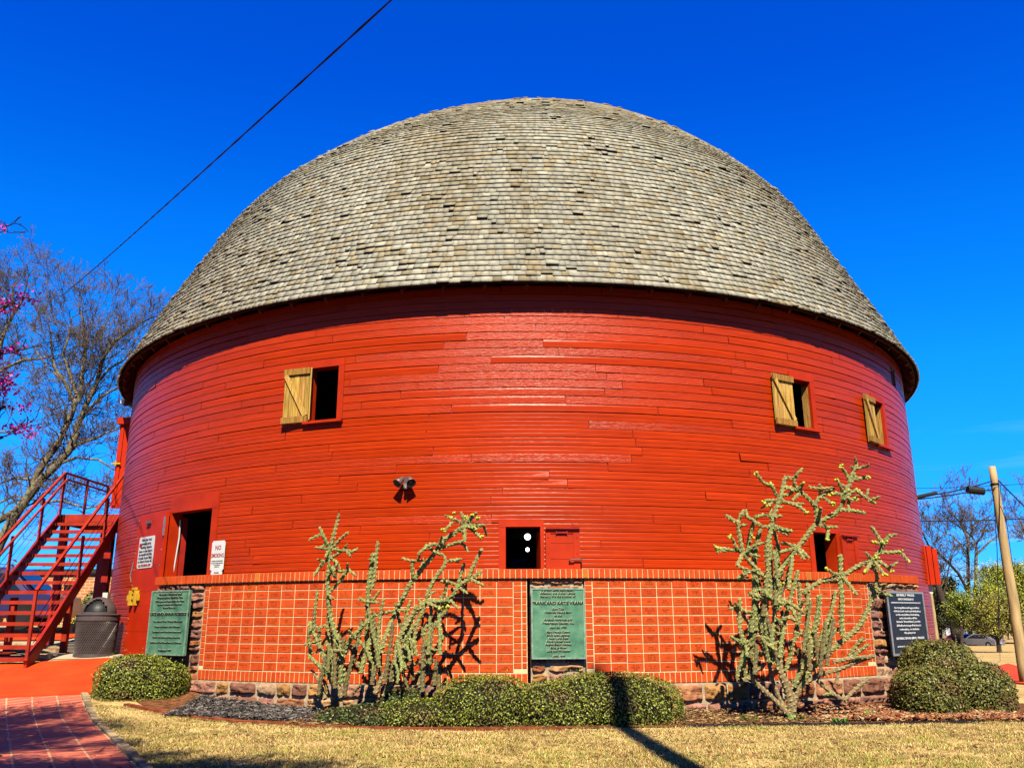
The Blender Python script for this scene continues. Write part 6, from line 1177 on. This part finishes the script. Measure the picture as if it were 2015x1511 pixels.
# ================================================================ background left: brick building, van, treeline
b0 = at(35, 1212, 25); b1 = at(206, 1212, 25); zt2 = at(100, 1128, 25).z; zg = g(b0.x, 25)-.3
bb = thing('brick_building', (b0.x-3, 25, zg), 'low orange brick building with flat dark roof edge behind the stairs', 'building')
mb = MB(); mb.box((b0.x-6, 25, zg), (b1.x+1.2, 31, zt2)); mb.build('wall', 'brick_far', bb)
mb = MB(); mb.box((b0.x-6.1, 24.9, zt2), (b1.x+1.3, 31.1, zt2+.12)); mb.build('roof', 'roof_far', bb)
for x0_, x1_, y0_, y1_ in ((92, 112, 1165, 1200), (128, 150, 1150, 1175)):
    a = at(x0_, y0_, 25); b = at(x1_, y1_, 25); mb = MB(); mb.box((a.x, 24.96, b.z), (b.x, 25.02, a.z)); w2_ = mb.build('window', 'car_glass', bb)
def car(name, label, c_, yaw, L_, W2, H_, paint, group, van=False):
    t_ = thing(name, c_, label, 'van' if van else 'car', group); cy, sy = math.cos(yaw), math.sin(yaw)
    def X(x, y, z): return (c_[0]+x*cy-y*sy, c_[1]+x*sy+y*cy, c_[2]+z)
    if van: prof = [(-.5, .18), (-.5, .55), (-.47, .97), (-.42, 1.0), (.22, 1.0), (.34, .62), (.48, .52), (.5, .3), (.5, .18)]
    else: prof = [(-.5, .20), (-.505, .42), (-.49, .60), (-.43, .66), (-.30, .95), (-.22, 1.0), (.05, 1.0), (.13, .95), (.26, .66), (.45, .58), (.5, .45), (.5, .2)]
    mb = MB(); n = len(prof); st_ = [(-1, .90), (-.93, 1.0), (.93, 1.0), (1, .90)]; V = []
    for s_, k_ in st_:
        for x, z in prof:
            tuck = .80 if z > .75 else 1.0
            zz = .5+(z-.5)*k_ if k_ < 1 else z; V.append(X(x*L_*(.985 if k_ < 1 else 1), s_*W2/2*tuck, zz*H_))
    Fs = [tuple(range(n)), tuple(range(3*n, 4*n))[::-1]]
    for i in range(3):
        for j in range(n): a = i*n+j; b = i*n+(j+1) % n; Fs.append((a, b, b+n, a+n))
    mb.add(V, Fs); body = mb.build('body', paint, t_)
    mb = MB(); xs = [(-.46, .70, -.30, .93)] if not van else [(-.503, .6, -.49, .9)]
    for xa, za, xb, zb in ([(-.425, .68, -.305, .93), (.255, .68, .135, .93)] if not van else [(-.502, .6, -.478, .92), (.345, .64, .235, .95)]):
        o_ = .012*(1 if xa < xb else -1); k = W2/2*.72; mb.add([X(xa*L_-o_*1.5, -k, za*H_+.01), X(xa*L_-o_*1.5, k, za*H_+.01), X(xb*L_-o_*1.5, k*.93, zb*H_+.01), X(xb*L_-o_*1.5, -k*.93, zb*H_+.01)], [(0, 1, 2, 3)])
    for s_ in (-1, 1):
        k = W2/2; q_ = [(-.33, .70), (-.24, .93), (.05, .93), (.20, .70)] if not van else [(-.4, .62), (-.4, .9), (.2, .9), (.3, .62)]
        mb.add([X(x*L_, s_*(k*(1.006 if z < .8 else .845)), z*H_) for x, z in q_], [(0, 1, 2, 3)])
    mb.build('window', 'car_glass', t_)
    for xw in (-.32, .32):
        for s_ in (-1, 1):
            mb = MB(); a = Vector(X(xw*L_, s_*W2/2*1.01, .33)); b = Vector(X(xw*L_, s_*W2/2*.78, .33)); mb.tube([a, b], .33, 18); wl = mb.build('wheel', 'rubber', t_); mb = MB(); e_ = (a-b).normalized(); mb.tube([a+e_*.004, a-e_*.02], .17, 12); mb.build('rim', 'silver' if not van else 'black', wl)
    for s_ in (-1, 1):
        mb = MB(); mb.add([X(-.512*L_, s_*W2/2*q, z*H_) for q, z in ((.62, .50), (.93, .50), (.93, .62), (.62, .60))], [(0, 1, 2, 3)]); mb.build('tail_light', 'taillight', t_)
    mb = MB(); mb.add([X(-.516*L_, y, z) for y, z in ((-.2, .48), (.2, .48), (.2, .6), (-.2, .6))], [(0, 1, 2, 3)]); mb.build('number_plate', 'whitebox', t_)
    return t_
q = at(20, 1200, 22); car('parked_van', 'dark purple van parked behind the stairs at the left picture edge', (q.x-.9, 22, g(q.x, 22)+.1), .15, 4.6, 1.9, at(20, 1118, 22).z-g(q.x, 22)-.1, 'car_blue', 'vehicles', van=True)
q = onground(1889, 1272); car('parked_car', 'red car parked across the street behind the right bush', (q.x, q.y, q.z), 1.75, 4.2, 1.75, 1.42, 'car_red', 'cars across the street')
q = onground(1931, 1274); car('parked_car', 'dark grey car parked across the street beside the olive tree', (q.x, q.y, q.z), 2.1, 4.3, 1.8, 1.45, 'car_grey', 'cars across the street')
# carport frame and far house
q0 = at(1884, 1225, 108); q1 = at(1922, 1225, 108); zg2 = g(q0.x, 108); cp_ = thing('carport', (q0.x, 108, zg2), 'open porch with a pale flat roof and thin white posts across the street', 'carport')
mb = MB(); mb.box((q0.x-.3, 107.5, q0.z-.1), (q1.x+.3, 112, q0.z+.14)); mb.build('roof', 'white', cp_)
for x in np.linspace(q0.x, q1.x, 4): mb = MB(); mb.box((x-.08, 107.8, zg2), (x+.08, 107.95, q0.z-.1)); mb.build('post', 'white', cp_)
mb = MB(); mb.bar(at(1900, 1242, 106), at(1913, 1266, 106), .14, .14); mb.bar((q0.x, 107.7, zg2+.9), (q0.x+1.2, 107.7, zg2+.9), .08, .08); mb.build('ramp_rail', 'white', cp_)
q = at(1853, 1250, 120); zg3 = g(q.x, 120); hs_ = thing('far_house', (q.x, 120, zg3), 'far dim house with a pale gable and dark roof beside the barn edge', 'house')
mb = MB(); mb.box((q.x-4, 120, zg3), (q.x+5, 128, zg3+2.3)); mb.build('wall', 'siding_far', hs_)
mb = MB(); mb.add([(q.x-4.4, 119.5, zg3+2.3), (q.x+5.4, 119.5, zg3+2.3), (q.x+5.4, 128.5, zg3+2.3), (q.x-4.4, 128.5, zg3+2.3), (q.x-4.4, 124, zg3+3.9), (q.x+5.4, 124, zg3+3.9)], [(0, 1, 5, 4), (2, 3, 4, 5), (1, 2, 5), (3, 0, 4), (0, 3, 2, 1)]); mb.build('roof', 'roof_far', hs_)
mb = MB(); mb.box((q.x+.6, 119.9, zg3+.9), (q.x+1.8, 119.98, zg3+2.0)); mb.build('window', 'white', hs_)
# far woods as one mass: left and right horizon
def woods(name, x0, x1, Y, hgt, n, cols, size, seed):
    sg = Seg(); rd = random.Random(seed); mb = MB(); P = []
    for _ in range(n):
        x = rd.uniform(x0, x1); y = Y+rd.uniform(-8, 8); z0 = g(x, y); h = hgt*rd.uniform(.6, 1.15); sg.add((x, y, z0), (x+rd.uniform(-.4, .4), y, z0+h*.6), .16, .08)
        for _ in range(7): a = Vector((x, y, z0+h*rd.uniform(.25, .7))); sg.add(a, a+Vector((rd.uniform(-1, 1)*h*.35, rd.uniform(-1, 1), h*rd.uniform(.1, .4))), .05, .015)
        k = 60; P.append(np.array([x, y, z0+h*.62])+rng.normal(size=(k, 3))*[h*.24, h*.2, h*.19])
    P = np.concatenate(P); k = len(P); cones(mb, sg.a, sg.b, sg.r0, sg.r1, 3, (.14, .1, .07)); leaves(mb, P, rng.normal(size=(k, 3)), rng.uniform(.5, 1.2, k)*size, np.array(cols)[rng.integers(0, len(cols), k)]*rng.uniform(.6, 1.2, (k, 1)), .6)
    return mb.build(name, 'leaf', kind='stuff', label='far belt of brownish woods on the horizon', cat='woods')
woods('far_woods', -120, -30, 120, 7.2, 160, [(.2, .14, .08), (.28, .2, .12), (.14, .12, .06)], .45, 41)
woods('far_woods', 40, 190, 135, 6.5, 200, [(.2, .15, .07), (.26, .24, .08), (.12, .12, .05)], .4, 42)
